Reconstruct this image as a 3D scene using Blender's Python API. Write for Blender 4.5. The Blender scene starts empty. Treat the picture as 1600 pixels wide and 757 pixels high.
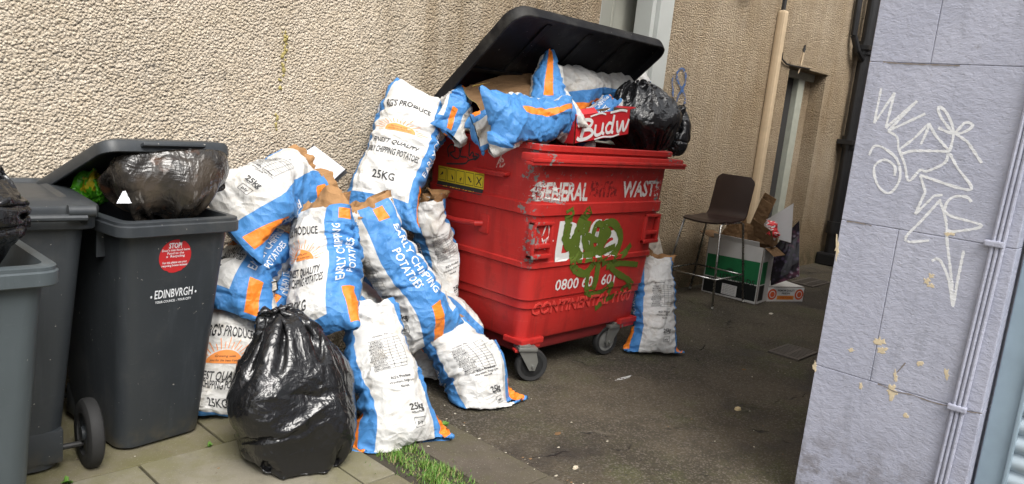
import bpy, bmesh, math, random
import numpy as np
from mathutils import Vector, Matrix
from mathutils.bvhtree import BVHTree
R = math.radians
# ------------------------------------------------------------------ camera
scene = bpy.context.scene
COL = scene.collection
CAM_F, CAM_PITCH, CAM_ROLL, CAM_YAW, CAM_H = 1196.0, R(9.76), R(5.95), R(47.5), 1.6
_fw = np.array([math.sin(CAM_YAW), math.cos(CAM_YAW), 0.0])
_rt = np.array([math.cos(CAM_YAW), -math.sin(CAM_YAW), 0.0])
_up = np.array([0, 0, 1.0])
_f2 = _fw * math.cos(CAM_PITCH) - _up * math.sin(CAM_PITCH)
_u2 = _up * math.cos(CAM_PITCH) + _fw * math.sin(CAM_PITCH)
_r3 = _rt * math.cos(CAM_ROLL) + _u2 * math.sin(CAM_ROLL)
_u3 = -_rt * math.sin(CAM_ROLL) + _u2 * math.cos(CAM_ROLL)
CPOS = np.array([0, 0, CAM_H])
cd = bpy.data.cameras.new('camera')
cam = bpy.data.objects.new('camera', cd)
COL.objects.link(cam)
cd.sensor_width = 36.0
cd.lens = CAM_F / 1600.0 * 36.0
cd.clip_start, cd.clip_end = 0.05, 300.0
cam.matrix_world = Matrix(((_r3[0], _u3[0], -_f2[0], 0), (_r3[1], _u3[1], -_f2[1], 0),
                           (_r3[2], _u3[2], -_f2[2], CAM_H), (0, 0, 0, 1)))
scene.camera = cam
# measured positions in the photograph -> points of the place (on a plane whose distance is known)
def ray(x, y): return _f2 + _r3 * (x - 800) / CAM_F - _u3 * (y - 378.5) / CAM_F
def gz(x, y, z=0.0): d = ray(x, y); return CPOS + d * ((z - CAM_H) / d[2])
def atY(x, y, Y): d = ray(x, y); return CPOS + d * (Y / d[1])
def atX(x, y, X): d = ray(x, y); return CPOS + d * (X / d[0])
# ------------------------------------------------------------------ world and sun (overcast)
SUN_EL, SUN_AZ = R(52), R(200)          # azimuth: direction the light comes from, clockwise from +Y
world = bpy.data.worlds.new('World'); scene.world = world; world.use_nodes = True
wn, wl = world.node_tree.nodes, world.node_tree.links
bg = wn['Background']; sky = wn.new('ShaderNodeTexSky'); sky.sky_type = 'NISHITA'
sky.sun_disc = False; sky.sun_elevation = SUN_EL; sky.sun_rotation = SUN_AZ
sky.dust_density = 3.0; sky.ozone_density = 1.0
hs = wn.new('ShaderNodeHueSaturation'); hs.inputs['Saturation'].default_value = 0.12; hs.inputs['Value'].default_value = 1.0
wl.new(sky.outputs[0], hs.inputs['Color']); wl.new(hs.outputs[0], bg.inputs[0])
bg.inputs[1].default_value = 0.15
sd = bpy.data.lights.new('sun', 'SUN'); sd.energy = 1.5; sd.angle = R(32); sd.color = (1.0, 0.955, 0.89)
sun = bpy.data.objects.new('sun', sd); COL.objects.link(sun)
_sd = Vector((math.sin(SUN_AZ) * math.cos(SUN_EL), math.cos(SUN_AZ) * math.cos(SUN_EL), math.sin(SUN_EL)))
sun.rotation_euler = _sd.to_track_quat('Z', 'Y').to_euler()
vs = scene.view_settings; vs.view_transform = 'Standard'; vs.look = 'None'; vs.gamma = 1.0; vs.exposure = 1.02
vs.use_curve_mapping = False
scene.cycles.max_bounces = 6; scene.cycles.diffuse_bounces = 4; scene.cycles.glossy_bounces = 3
try: scene.cycles.use_denoising = True
except Exception: pass

# ------------------------------------------------------------------ mesh helpers
class MB:
    def __init__(s): s.v = []; s.f = []; s.m = []; s.uv = []; s.n = 0
    def add(s, v, f, mat=0, uv=None):
        v = [tuple(map(float, p)) for p in v]
        s.v += v
        s.f += [tuple(int(i) + s.n for i in q) for q in f]
        s.m += ([mat] * len(f)) if isinstance(mat, int) else list(mat)
        s.uv += uv if uv is not None else [[(0, 0)] * len(q) for q in f]
        s.n += len(v); return s
    def box(s, a, b, mat=0, M=None, bevel=0.0):
        x0, y0, z0 = a; x1, y1, z1 = b
        if bevel > 0:
            bm = bmesh.new(); bmesh.ops.create_cube(bm, size=1)
            for v in bm.verts: v.co = Vector(((x0 + x1) / 2 + v.co.x * (x1 - x0), (y0 + y1) / 2 + v.co.y * (y1 - y0), (z0 + z1) / 2 + v.co.z * (z1 - z0)))
            bmesh.ops.bevel(bm, geom=list(bm.edges), offset=bevel, segments=2, affect='EDGES', profile=.6)
            bm.verts.ensure_lookup_table()
            P = [v.co.copy() for v in bm.verts]; F = [[v.index for v in f.verts] for f in bm.faces]; bm.free()
        else:
            P = [Vector(p) for p in ((x0, y0, z0), (x1, y0, z0), (x1, y1, z0), (x0, y1, z0), (x0, y0, z1), (x1, y0, z1), (x1, y1, z1), (x0, y1, z1))]
            F = [(0, 3, 2, 1), (4, 5, 6, 7), (0, 1, 5, 4), (1, 2, 6, 5), (2, 3, 7, 6), (3, 0, 4, 7)]
        if M is not None: P = [M @ p for p in P]
        return s.add(P, F, mat)
    def tube(s, pts, r, n=10, mat=0, cap=True):
        pts = [np.array(p, float) for p in pts]; k = len(pts)
        rr = r if hasattr(r, '__len__') else [r] * k
        V = []; F = []; prev = None
        for i, p in enumerate(pts):
            t = pts[min(i + 1, k - 1)] - pts[max(i - 1, 0)]; t = t / (np.linalg.norm(t) + 1e-12)
            if prev is None:
                a = np.array([0, 0, 1.0]) if abs(t[2]) < .9 else np.array([1.0, 0, 0])
            else: a = prev
            a = a - t * (a @ t); a /= np.linalg.norm(a); prev = a; b = np.cross(t, a)
            for j in range(n):
                q = 2 * math.pi * j / n; V.append(p + rr[i] * (a * math.cos(q) + b * math.sin(q)))
        for i in range(k - 1):
            for j in range(n): F.append((i * n + j, i * n + (j + 1) % n, (i + 1) * n + (j + 1) % n, (i + 1) * n + j))
        if cap: F.append(tuple(range(n))[::-1]); F.append(tuple(range((k - 1) * n, k * n)))
        return s.add(V, F, mat)
    def loft(s, rings, mat=0, cap0=True, cap1=True):
        n = len(rings[0]); V = [p for r in rings for p in r]; F = []
        for i in range(len(rings) - 1):
            for j in range(n): F.append((i * n + j, i * n + (j + 1) % n, (i + 1) * n + (j + 1) % n, (i + 1) * n + j))
        if cap0: F.append(tuple(range(n))[::-1])
        if cap1: F.append(tuple(range((len(rings) - 1) * n, len(rings) * n)))
        return s.add(V, F, mat)
    def lathe(s, c, axis, prof, n=24, mat=0):
        """prof: (radius, offset along axis)"""
        ax = np.array(axis, float); ax /= np.linalg.norm(ax); a = np.array([0, 0, 1.0]) if abs(ax[2]) < .9 else np.array([1.0, 0, 0])
        a = a - ax * (a @ ax); a /= np.linalg.norm(a); b = np.cross(ax, a); c = np.array(c, float)
        rings = [[c + ax * h + r * (a * math.cos(2 * math.pi * j / n) + b * math.sin(2 * math.pi * j / n)) for j in range(n)] for r, h in prof]
        return s.loft(rings, mat)
    def build(s, name, mats, parent=None, origin=None, smooth=False, angle=None, local=False):
        me = bpy.data.meshes.new(name)
        V = np.array(s.v, float)
        if origin is not None: V = V - np.array(origin, float)
        elif parent is not None and not local: V = V - np.array(parent.location)
        me.from_pydata(V.tolist(), [], s.f); me.update()
        if not isinstance(mats, (list, tuple)): mats = [mats]
        for m in mats: me.materials.append(m)
        me.polygons.foreach_set('material_index', s.m)
        if any(u[0] != (0, 0) or u[-1] != (0, 0) for u in s.uv):
            ul = me.uv_layers.new(name='UVMap'); flat = [c for u in s.uv for p in u for c in p]; ul.data.foreach_set('uv', flat)
        if smooth or angle:
            me.polygons.foreach_set('use_smooth', [True] * len(me.polygons))
            if angle:
                bm = bmesh.new(); bm.from_mesh(me)
                for e in bm.edges:
                    if len(e.link_faces) == 2 and e.calc_face_angle(0) > R(angle): e.smooth = False
                bm.to_mesh(me); bm.free()
        o = bpy.data.objects.new(name, me); COL.objects.link(o)
        if parent is not None: o.parent = parent
        elif origin is not None: o.location = origin
        return o
def tag(o, label=None, cat=None, group=None, kind=None):
    if label: o['label'] = label
    if cat: o['category'] = cat
    if group: o['group'] = group
    if kind: o['kind'] = kind
    return o
def thing(name, label, cat, loc=(0, 0, 0), group=None):
    o = bpy.data.objects.new(name, None); o.empty_display_size = .1; o.location = [float(c) for c in loc]
    COL.objects.link(o); return tag(o, label, cat, group)
def rring(x0, x1, y0, y1, z, r, n=5, M=None):
    P = []
    for cx, cy, a0 in ((x1 - r, y1 - r, 0), (x0 + r, y1 - r, 90), (x0 + r, y0 + r, 180), (x1 - r, y0 + r, 270)):
        for k in range(n + 1):
            a = R(a0 + 90 * k / n); P.append((cx + r * math.cos(a), cy + r * math.sin(a), z))
    return [tuple(M @ Vector(p)) for p in P] if M is not None else P
_tc = {}
def text_geo(txt, bold=0.0, sub=0.16):
    """flat text, height of a capital ~0.7, centred on the origin -> verts (n,2), faces"""
    k = (txt, bold, sub)
    if k in _tc: return _tc[k]
    cu = bpy.data.curves.new('t', 'FONT'); cu.body = txt; cu.align_x = 'CENTER'; cu.offset = bold; cu.resolution_u = 2
    ob = bpy.data.objects.new('t', cu); COL.objects.link(ob)
    me = ob.to_mesh(); bm = bmesh.new(); bm.from_mesh(me)
    bmesh.ops.remove_doubles(bm, verts=bm.verts, dist=1e-5)
    bmesh.ops.triangulate(bm, faces=bm.faces)
    if sub:
        for _ in range(2):
            es = [e for e in bm.edges if e.calc_length() > sub]
            if es: bmesh.ops.subdivide_edges(bm, edges=es, cuts=1); bmesh.ops.triangulate(bm, faces=bm.faces)
    bm.verts.index_update()
    V = np.array([(v.co.x, v.co.y) for v in bm.verts]) if len(bm.verts) else np.zeros((0, 2)); F = [tuple(v.index for v in f.verts) for f in bm.faces]
    if len(V): V[:, 1] -= 0.35; V[:, 0] -= (V[:, 0].max() + V[:, 0].min()) / 2
    bm.free(); ob.to_mesh_clear(); bpy.data.objects.remove(ob); bpy.data.curves.remove(cu)
    _tc[k] = (V, F); return V, F
def place_text(mb, txt, cx, cy, h, w, rot, fn, mat=0, bold=0.0, sub=.16):
    """w: wanted width (None = natural); h: capital height; fn maps (x,y) arrays -> 3D points"""
    V, F = text_geo(txt, bold, sub)
    if not len(V): return
    sy = h / 0.7; nat = V[:, 0].max() - V[:, 0].min(); sx = (w / nat) if w else sy * .8
    x = V[:, 0] * sx; y = V[:, 1] * sy; c, s_ = math.cos(rot), math.sin(rot)
    mb.add(fn(cx + x * c - y * s_, cy + x * s_ + y * c), F, mat)
_lift = [0]
def stroke(mb, pts, w, fn, mat=0, step=.012, jit=0.0, rnd=None, lift=None):
    """a painted line as a thin ribbon; pts 2D, fn maps arrays -> 3D"""
    P = [np.array(p, float) for p in pts]
    Q = []
    for i in range(len(P) - 1):
        p0, p1, p2, p3 = P[max(i - 1, 0)], P[i], P[i + 1], P[min(i + 2, len(P) - 1)]
        m = max(2, int(np.linalg.norm(p2 - p1) / step))
        for k in range(m):
            t = k / m
            Q.append(.5 * ((2 * p1) + (-p0 + p2) * t + (2 * p0 - 5 * p1 + 4 * p2 - p3) * t * t + (-p0 + 3 * p1 - 3 * p2 + p3) * t ** 3))
    Q.append(P[-1]); Q = np.array(Q)
    T = np.gradient(Q, axis=0); T /= np.linalg.norm(T, axis=1)[:, None] + 1e-9; N = np.stack([-T[:, 1], T[:, 0]], 1)
    ww = np.full(len(Q), w / 2)
    if jit and rnd is not None: ww = ww * (1 + jit * (rnd.rand(len(Q)) - .5))
    A = Q + N * ww[:, None]; B = Q - N * ww[:, None]; n = len(Q)
    V = np.concatenate([A, B]); F = [(i, i + n, i + n + 1, i + 1) for i in range(n - 1)]
    W3 = fn(V[:, 0], V[:, 1])
    if lift is not None:      # later paint lies over earlier paint
        _lift[0] = (_lift[0] + 1) % 24; W3 = np.array(W3) + np.array(lift)[None] * (.00012 * _lift[0] + .0004 * np.concatenate([np.arange(n), np.arange(n)]) / n)[:, None]
    mb.add(W3, F, mat)
def polar_blob(cx, cy, rx, ry, seed, n=14, rough=.35):
    rn = np.random.RandomState(seed); a = np.linspace(0, 2 * math.pi, n, endpoint=False); r = 1 + rough * (rn.rand(n) - .5) * 2
    return np.stack([cx + rx * r * np.cos(a), cy + ry * r * np.sin(a)], 1)

# ------------------------------------------------------------------ material helpers
class NT:
    def __init__(s, name, rough=.6, spec=.5):
        s.mat = bpy.data.materials.new(name); s.mat.use_nodes = True
        s.t = s.mat.node_tree; s.b = s.t.nodes['Principled BSDF']; s.b.inputs['Roughness'].default_value = rough
        s.b.inputs['Specular IOR Level'].default_value = spec
    def nd(s, typ, **k):
        n = s.t.nodes.new(typ)
        for a, v in k.items(): setattr(n, a, v)
        return n
    def ln(s, a, b): s.t.links.new(a, b)
    def setin(s, sock, v):
        if isinstance(v, bpy.types.NodeSocket): s.ln(v, sock)
        elif isinstance(v, (tuple, list)) and len(v) == 3 and sock.type == 'RGBA': sock.default_value = (*v, 1)
        else: sock.default_value = v
    def math(s, op, a, b=0.0, c=None, clamp=False):
        n = s.nd('ShaderNodeMath', operation=op, use_clamp=clamp); s.setin(n.inputs[0], a); s.setin(n.inputs[1], b)
        if c is not None: s.setin(n.inputs[2], c)
        return n.outputs[0]
    def mix(s, f, a, b, bt='MIX'):
        n = s.nd('ShaderNodeMix', data_type='RGBA', blend_type=bt); s.setin(n.inputs[0], f); s.setin(n.inputs[6], a); s.setin(n.inputs[7], b); return n.outputs[2]
    def co(s, which='Object'): return s.nd('ShaderNodeTexCoord').outputs[which]
    def mapv(s, v, scale=(1, 1, 1), loc=(0, 0, 0), rot=(0, 0, 0)):
        n = s.nd('ShaderNodeMapping'); s.ln(v, n.inputs[0]); n.inputs['Scale'].default_value = scale; n.inputs['Location'].default_value = loc; n.inputs['Rotation'].default_value = rot; return n.outputs[0]
    def noise(s, v, sc, det=4, rough=.55, dist=0.0):
        n = s.nd('ShaderNodeTexNoise'); s.ln(v, n.inputs['Vector']); n.inputs['Scale'].default_value = sc; n.inputs['Detail'].default_value = det; n.inputs['Roughness'].default_value = rough; n.inputs['Distortion'].default_value = dist; return n.outputs[0]
    def noisec(s, v, sc, det=4):
        n = s.nd('ShaderNodeTexNoise'); s.ln(v, n.inputs['Vector']); n.inputs['Scale'].default_value = sc; n.inputs['Detail'].default_value = det; return n.outputs[1]
    def voro(s, v, sc, feature='F1', out=0, rnd=1.0):
        n = s.nd('ShaderNodeTexVoronoi', feature=feature); s.ln(v, n.inputs['Vector']); n.inputs['Scale'].default_value = sc; n.inputs['Randomness'].default_value = rnd; return n.outputs[out]
    def ramp(s, f, stops, interp='LINEAR'):
        n = s.nd('ShaderNodeValToRGB'); s.ln(f, n.inputs[0]); cr = n.color_ramp; cr.interpolation = interp
        while len(cr.elements) < len(stops): cr.elements.new(.5)
        for e, (p, c) in zip(cr.elements, stops):
            e.position = p; e.color = (c, c, c, 1) if not isinstance(c, (tuple, list)) else (*c, 1)
        return n.outputs[0]
    def sm(s, f, a, b):
        n = s.nd('ShaderNodeMapRange', interpolation_type='SMOOTHSTEP'); s.setin(n.inputs[0], f); n.inputs[1].default_value = a; n.inputs[2].default_value = b; return n.outputs[0]
    def bump(s, h, dist, strength=1.0, prev=None):
        n = s.nd('ShaderNodeBump'); s.ln(h, n.inputs['Height']); n.inputs['Distance'].default_value = dist; n.inputs['Strength'].default_value = strength
        if prev is not None: s.ln(prev, n.inputs['Normal'])
        return n.outputs[0]
    def addv(s, a, b, sc=1.0):
        m = s.nd('ShaderNodeVectorMath', operation='MULTIPLY_ADD'); s.ln(b, m.inputs[0]); m.inputs[1].default_value = (sc, sc, sc); s.ln(a, m.inputs[2]); return m.outputs[0]
    def xyz(s, v): n = s.nd('ShaderNodeSeparateXYZ'); s.ln(v, n.inputs[0]); return n.outputs
    def done(s, color=None, rough=None, normal=None):
        if color is not None: s.setin(s.b.inputs['Base Color'], color)
        if rough is not None: s.setin(s.b.inputs['Roughness'], rough)
        if normal is not None: s.ln(normal, s.b.inputs['Normal'])
        return s.mat
def simple(name, c, rough=.6, var=.15, sc=8, bump=0.0, metal=0.0, spec=.5):
    t = NT(name, rough, spec); co = t.co(); n = t.noise(co, sc, 5)
    col = t.mix(n, [x * (1 - var) for x in c], [min(1, x * (1 + var)) for x in c])
    t.b.inputs['Metallic'].default_value = metal
    return t.done(col, t.math('MULTIPLY_ADD', n, .2, rough - .1), t.bump(t.noise(co, sc * 12, 4), .001, bump) if bump else None)

# ---- rough-cast wall
def m_harl(name, base, dark, dirt_shade=.5):
    t = NT(name, .93, .15); co = t.nd('ShaderNodeNewGeometry').outputs['Position']
    warp = t.addv(co, t.noisec(co, 22, 3), .03)
    warp = t.addv(co, t.noisec(co, 30, 2), .012); v1 = t.voro(warp, 78, 'F1'); n1 = t.noise(warp, 95, 5, .7); n2 = t.noise(co, 210, 3)
    h = t.math('ADD', t.math('MULTIPLY', v1, -1.7), t.math('MULTIPLY_ADD', n1, 1.1, t.math('MULTIPLY', n2, .25)))
    v3 = t.voro(t.addv(co, t.noisec(co, 18, 2), .03), 34, 'F1'); pick = t.sm(t.noise(co, 2.3, 5, .65), .42, .62)
    h = t.math('ADD', h, t.math('MULTIPLY', t.math('MULTIPLY', v3, pick), -.9)); h = t.math('MULTIPLY', h, t.math('MULTIPLY_ADD', t.sm(t.noise(t.mapv(co, (1, 1, 1), (7, 2, 5)), 1.7, 5, .7), .30, .62), .40, .80))
    big = t.noise(co, .9, 5, .6); mid = t.noise(co, 7, 5, .6)
    x, y, z = t.xyz(co)
    streak = t.noise(t.mapv(co, (5, 5, .35)), 1.2, 4, .6)
    # grime plus painted-in alley shade: darker further down the alley, grimier near the ground, and a run of brown under the eaves
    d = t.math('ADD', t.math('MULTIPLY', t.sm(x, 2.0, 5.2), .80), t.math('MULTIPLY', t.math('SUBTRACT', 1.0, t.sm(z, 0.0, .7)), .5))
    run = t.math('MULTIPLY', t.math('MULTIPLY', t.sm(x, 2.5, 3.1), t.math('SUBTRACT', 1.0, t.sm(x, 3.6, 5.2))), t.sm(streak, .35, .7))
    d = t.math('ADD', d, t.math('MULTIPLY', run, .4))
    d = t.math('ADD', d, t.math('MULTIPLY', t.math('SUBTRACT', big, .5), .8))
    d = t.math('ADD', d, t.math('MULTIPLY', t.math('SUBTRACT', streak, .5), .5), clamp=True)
    col = t.mix(t.math('MULTIPLY', d, dirt_shade), base, dark)
    col = t.mix(t.sm(mid, .35, .75), col, t.mix(.28, col, (.62, .50, .33)))
    # shade of the crevices painted in: low spots of the relief go darker
    col = t.mix(t.math('MULTIPLY', t.sm(n1, .62, .40), .45), col, t.mix(1.0, col, (.34, .28, .21), 'MULTIPLY'))
    spk = t.sm(t.noise(co, 95, 2), .70, .76); col = t.mix(t.math('MULTIPLY', spk, .55), col, (.10, .075, .05))
    # black scuffed band left of the bins
    sc = t.math('MULTIPLY', t.math('MULTIPLY', t.sm(z, 1.42, 1.52), t.math('SUBTRACT', 1.0, t.sm(z, 1.66, 1.78))), t.math('SUBTRACT', 1.0, t.sm(x, 1.9, 2.4)))
    sc = t.math('MULTIPLY', sc, t.math('MULTIPLY', t.sm(x, .75, 1.0), t.sm(t.noise(co, 34, 4, .7), .56, .66)))
    col = t.mix(t.math('MULTIPLY', sc, .7), col, (.09, .085, .08))
    # green foot
    col = t.mix(t.math('MULTIPLY', t.math('SUBTRACT', 1.0, t.sm(z, .02, .42)), t.math('MULTIPLY', t.sm(mid, .35, .6), .6)), col, (.06, .065, .03))
    return t.done(col, None, t.bump(h, .0105, 1.0))
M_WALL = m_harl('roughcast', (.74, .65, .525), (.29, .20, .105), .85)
def m_purple(name, over=None):
    t = NT(name, .55, .35); co = t.nd('ShaderNodeNewGeometry').outputs['Position']
    w = t.addv(co, t.noisec(co, 6, 2), .06)
    n = t.noise(t.mapv(w, (1, 1, 1.6), rot=(R(35), 0, 0)), 26, 5, .6); f = t.noise(t.mapv(w, (1, .7, 2.6), rot=(R(-30), 0, 0)), 70, 3, .6); p = t.noise(co, 3, 4)
    pits = t.sm(t.voro(w, 60, 'F1'), .30, .05)
    h = t.math('ADD', t.math('MULTIPLY_ADD', f, .35, n), t.math('MULTIPLY', pits, -.15))
    flake = t.sm(t.noise(w, 9, 6, .7), .60, .615); h = t.math('ADD', h, t.math('MULTIPLY', flake, -.12))
    col = t.mix(t.sm(p, .3, .7), (.375, .388, .475), (.42, .432, .52))
    col = t.mix(t.math('MULTIPLY', t.sm(t.noise(t.mapv(co, (6, 6, 1)), 2.4, 5, .7), .50, .75), .55), col, (.25, .26, .31))
    zz = t.xyz(co)[2]; col = t.mix(t.math('MULTIPLY', t.math('SUBTRACT', 1.0, t.sm(zz, .0, .55)), t.sm(t.noise(co, 11, 6, .7), .42, .62)), col, (.20, .19, .20)); col = t.mix(t.math('MULTIPLY', t.sm(t.noise(co, 30, 5, .75), .63, .70), .55), col, (.22, .21, .22))
    col = t.mix(t.math('MULTIPLY', pits, .15), col, (.3, .3, .36))
    if over is not None:
        st = t.noise(t.mapv(co, (1, 3, 1), rot=(R(50), 0, 0)), 34, 5, .75); col = t.mix(st, [q * .85 for q in over], over)
        t.setin(t.b.inputs['Alpha'], t.math('MULTIPLY', t.sm(t.math('MULTIPLY_ADD', f, .35, st), .42, .56), .95))
    return t.done(col, t.math('MULTIPLY_ADD', n, .3, .35), t.bump(h, .010, .45))
M_PURP = m_purple('lilac_masonry_paint'); M_MARK = m_purple('white_marker', (.80, .81, .83))
M_JOINT = simple('old_mortar', (.22, .19, .17), .9, .3, 40)
M_CHIP = simple('bare_stone', (.62, .52, .36), .9, .25, 60, .6)
def m_asphalt(name):
    t = NT(name, .8, .35); co = t.nd('ShaderNodeNewGeometry').outputs['Position']
    big = t.noise(co, .9, 6, .65); mid = t.noise(co, 5, 6, .65); agg = t.voro(co, 120, 'F1', 0); aggc = t.voro(co, 120, 'F1', 1); fine = t.noise(co, 240, 3)
    col = t.mix(t.sm(big, .38, .60), (.048, .039, .026), (.092, .075, .050))
    moss = t.math('MULTIPLY', t.sm(t.noise(co, 1.6, 6, .7), .46, .64), t.sm(mid, .38, .6))
    col = t.mix(t.math('MULTIPLY', moss, .7), col, (.075, .078, .032))
    col = t.mix(t.math('MULTIPLY', t.sm(t.xyz(aggc)[0], .70, .9), .45), col, (.20, .175, .145))
    col = t.mix(t.math('MULTIPLY', t.sm(t.xyz(aggc)[1], .80, .95), .5), col, (.03, .028, .025))
    col = t.mix(t.math('MULTIPLY', t.sm(t.noise(co, 60, 3), .60, .72), .5), col, (.17, .15, .11))
    stain = t.sm(t.noise(t.mapv(co, (1, 1, 1), (4.2, 1.7, 0)), .7, 4, .6), .56, .68); col = t.mix(t.math('MULTIPLY', stain, .75), col, (.024, .020, .018)); st2 = t.sm(t.noise(t.mapv(co, (1, 1, 1), (1.3, 6.1, 0)), 3.1, 5, .7), .62, .70); col = t.mix(t.math('MULTIPLY', st2, .5), col, (.15, .13, .10))
    w = t.addv(co, t.noisec(co, 3, 4), .35); cr = t.voro(w, .75, 'DISTANCE_TO_EDGE'); crack = t.math('MULTIPLY', t.math('SUBTRACT', 1.0, t.sm(cr, .0, .006)), t.sm(mid, .50, .62))
    col = t.mix(t.math('MULTIPLY', crack, .8), col, (.014, .012, .011))
    h = t.math('ADD', t.math('MULTIPLY', agg, -1.0), t.math('MULTIPLY_ADD', fine, .5, t.math('MULTIPLY', crack, -3.0)))
    nb = t.bump(h, .006, 1.0, t.bump(big, .03, .6))
    return t.done(col, t.math('MULTIPLY_ADD', stain, -.25, .86), nb)
M_ASPH = m_asphalt('alley_asphalt')
def m_flag(name, base, moss):
    t = NT(name, .85, .3); co = t.nd('ShaderNodeNewGeometry').outputs['Position']
    a = t.noise(co, 3.2, 6, .65); b = t.noise(co, 22, 5, .6); f = t.noise(co, 170, 3)
    col = t.mix(t.sm(a, .3, .7), base, [c * .78 for c in base])
    col = t.mix(t.math('MULTIPLY', t.sm(t.noise(co, 2.1, 6, .7), .40, .62), .65), col, moss)
    col = t.mix(t.math('MULTIPLY', t.sm(b, .56, .7), .4), col, [c * .55 for c in base])
    col = t.mix(t.math('MULTIPLY', t.sm(f, .62, .7), .45), col, (.36, .33, .27))
    return t.done(col, None, t.bump(t.math('MULTIPLY_ADD', f, .4, b), .005, .6))
M_FLAG = m_flag('sandstone_flag', (.175, .155, .105), (.125, .118, .045))
M_FLAG2 = m_flag('pale_flag', (.235, .215, .165), (.15, .14, .065))
M_KERB = m_flag('kerb_concrete', (.105, .088, .068), (.085, .078, .042))
M_SOIL = simple('joint_soil', (.045, .038, .026), .95, .4, 60, .6)
# ---- bins
def m_plastic(name, c, rough=.42, scr=(.16, .17, .17)):
    t = NT(name, rough, .45); co = t.co(); pz = t.nd('ShaderNodeNewGeometry').outputs['Position']
    n = t.noise(co, 5, 5); s1 = t.noise(t.mapv(co, (3, 3, 40), rot=(.2, .5, .3)), 6, 3, .6); sp = t.noise(co, 55, 2); f = t.noise(co, 330, 3)
    col = t.mix(n, [x * .82 for x in c], [x * 1.15 for x in c])
    col = t.mix(t.math('MULTIPLY', t.sm(s1, .66, .74), .22), col, scr)
    col = t.mix(t.math('MULTIPLY', t.sm(sp, .735, .76), .6), col, (.45, .43, .38))
    dr = t.math('MULTIPLY', t.sm(t.noise(t.mapv(pz, (16, 16, 1.0)), 1.3, 5, .7), .50, .75), .30); col = t.mix(dr, col, [x * 1.9 + .012 for x in c])
    du = t.math('MULTIPLY', t.sm(t.noise(co, 2.6, 6, .7), .5, .7), .22); col = t.mix(du, col, (.13, .125, .11))
    z = t.xyz(pz)[2]; low = t.math('MULTIPLY', t.math('SUBTRACT', 1.0, t.sm(z, .0, .16)), t.sm(t.noise(co, 14, 4), .4, .65))
    col = t.mix(t.math('MULTIPLY', low, .55), col, (.10, .085, .055))
    return t.done(col, t.math('MULTIPLY_ADD', n, .22, rough - .08), t.bump(f, .0006, .5, t.bump(n, .01, .3)))
M_GREYBIN = m_plastic('grey_bin_plastic', (.032, .037, .042))
M_GREYBIN2 = m_plastic('weathered_bin_plastic', (.062, .076, .083), .5)
M_LID = m_plastic('black_lid_plastic', (.0045, .0045, .006), 0.5, (.02, .022, .03)); M_LID.node_tree.nodes['Principled BSDF'].inputs['Specular IOR Level'].default_value = .22
M_TYRE = simple('tyre_rubber', (.018, .018, .018), .75, .3, 20, .4)
M_DKSTEEL = simple('dull_axle_steel', (.022, .022, .022), .6, .3, 20)
M_STEEL = simple('galvanised_steel', (.22, .22, .20), .5, .25, 18, .3, .55)
M_CHROME = simple('chrome_tube', (.42, .41, .39), .28, .2, 20, 0, .95)
M_HUB = simple('grey_hub', (.15, .15, .14), .6, .2, 20)
def m_red(name):
    t = NT(name, .5, .38); g = t.nd('ShaderNodeNewGeometry'); co = g.outputs['Position']
    x, y, z = t.xyz(co)
    n = t.noise(co, 4, 5); n2 = t.noise(co, 26, 6, .7); s1 = t.noise(t.mapv(co, (2, 2, 60)), 3, 3, .6)
    col = t.mix(n, (.37, .016, .014), (.50, .030, .024))
    col = t.mix(t.math('MULTIPLY', t.sm(s1, .60, .72), .35), col, (.55, .10, .08))
    up = t.sm(t.noise(t.mapv(co, (14, 14, 1.4)), 1.0, 4, .6), .50, .70); col = t.mix(t.math('MULTIPLY', up, .35), col, (.22, .012, .012))
    # worn to the grey plastic: front left corner, top of the front, patches round the lettering
    cx = t.math('MULTIPLY', t.math('SUBTRACT', 1.0, t.sm(t.math('ABSOLUTE', t.math('SUBTRACT', x, 3.265)), .02, .13)), t.sm(z, .60, .78))
    cx = t.math('MULTIPLY', cx, t.math('SUBTRACT', 1.0, t.sm(y, 2.88, 3.02)))
    top = t.math('MULTIPLY', t.math('MULTIPLY', t.sm(z, 1.18, 1.24), .62), t.math('SUBTRACT', 1.0, t.sm(z, 1.27, 1.33)))
    top = t.math('MULTIPLY', top, t.math('SUBTRACT', 1.0, t.sm(y, 2.86, 2.95)))
    rc = t.math('MULTIPLY', t.math('MULTIPLY', t.sm(x, 4.25, 4.5), t.sm(z, .92, 1.05)), .8)
    m = t.math('MAXIMUM', t.math('MAXIMUM', cx, top), rc)
    thr = t.math('MULTIPLY_ADD', m, -.20, .735); wear = t.sm(t.math('SUBTRACT', n2, thr), .0, .012)
    col = t.mix(wear, col, t.mix(n, (.13, .125, .12), (.24, .235, .22)))
    grime = t.math('MULTIPLY', t.sm(t.noise(co, 8, 6, .7), .52, .75), .5); runs = t.math('MULTIPLY', t.sm(t.noise(t.mapv(co, (26, 26, 1.1)), 1.0, 5, .65), .55, .72), .35); col = t.mix(runs, col, (.16, .03, .025)); col = t.mix(grime, col, (.12, .018, .015))
    h = t.math('MULTIPLY_ADD', wear, -.5, t.math('MULTIPLY', n2, .2))
    return t.done(col, t.math('MULTIPLY_ADD', wear, .25, .48), t.bump(h, .002, .8, t.bump(n, .012, .4)))
M_RED = m_red('red_bin_paint')
M_REDD = simple('dark_red_frame', (.17, .012, .012), .6, .3, 12, .4)
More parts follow.
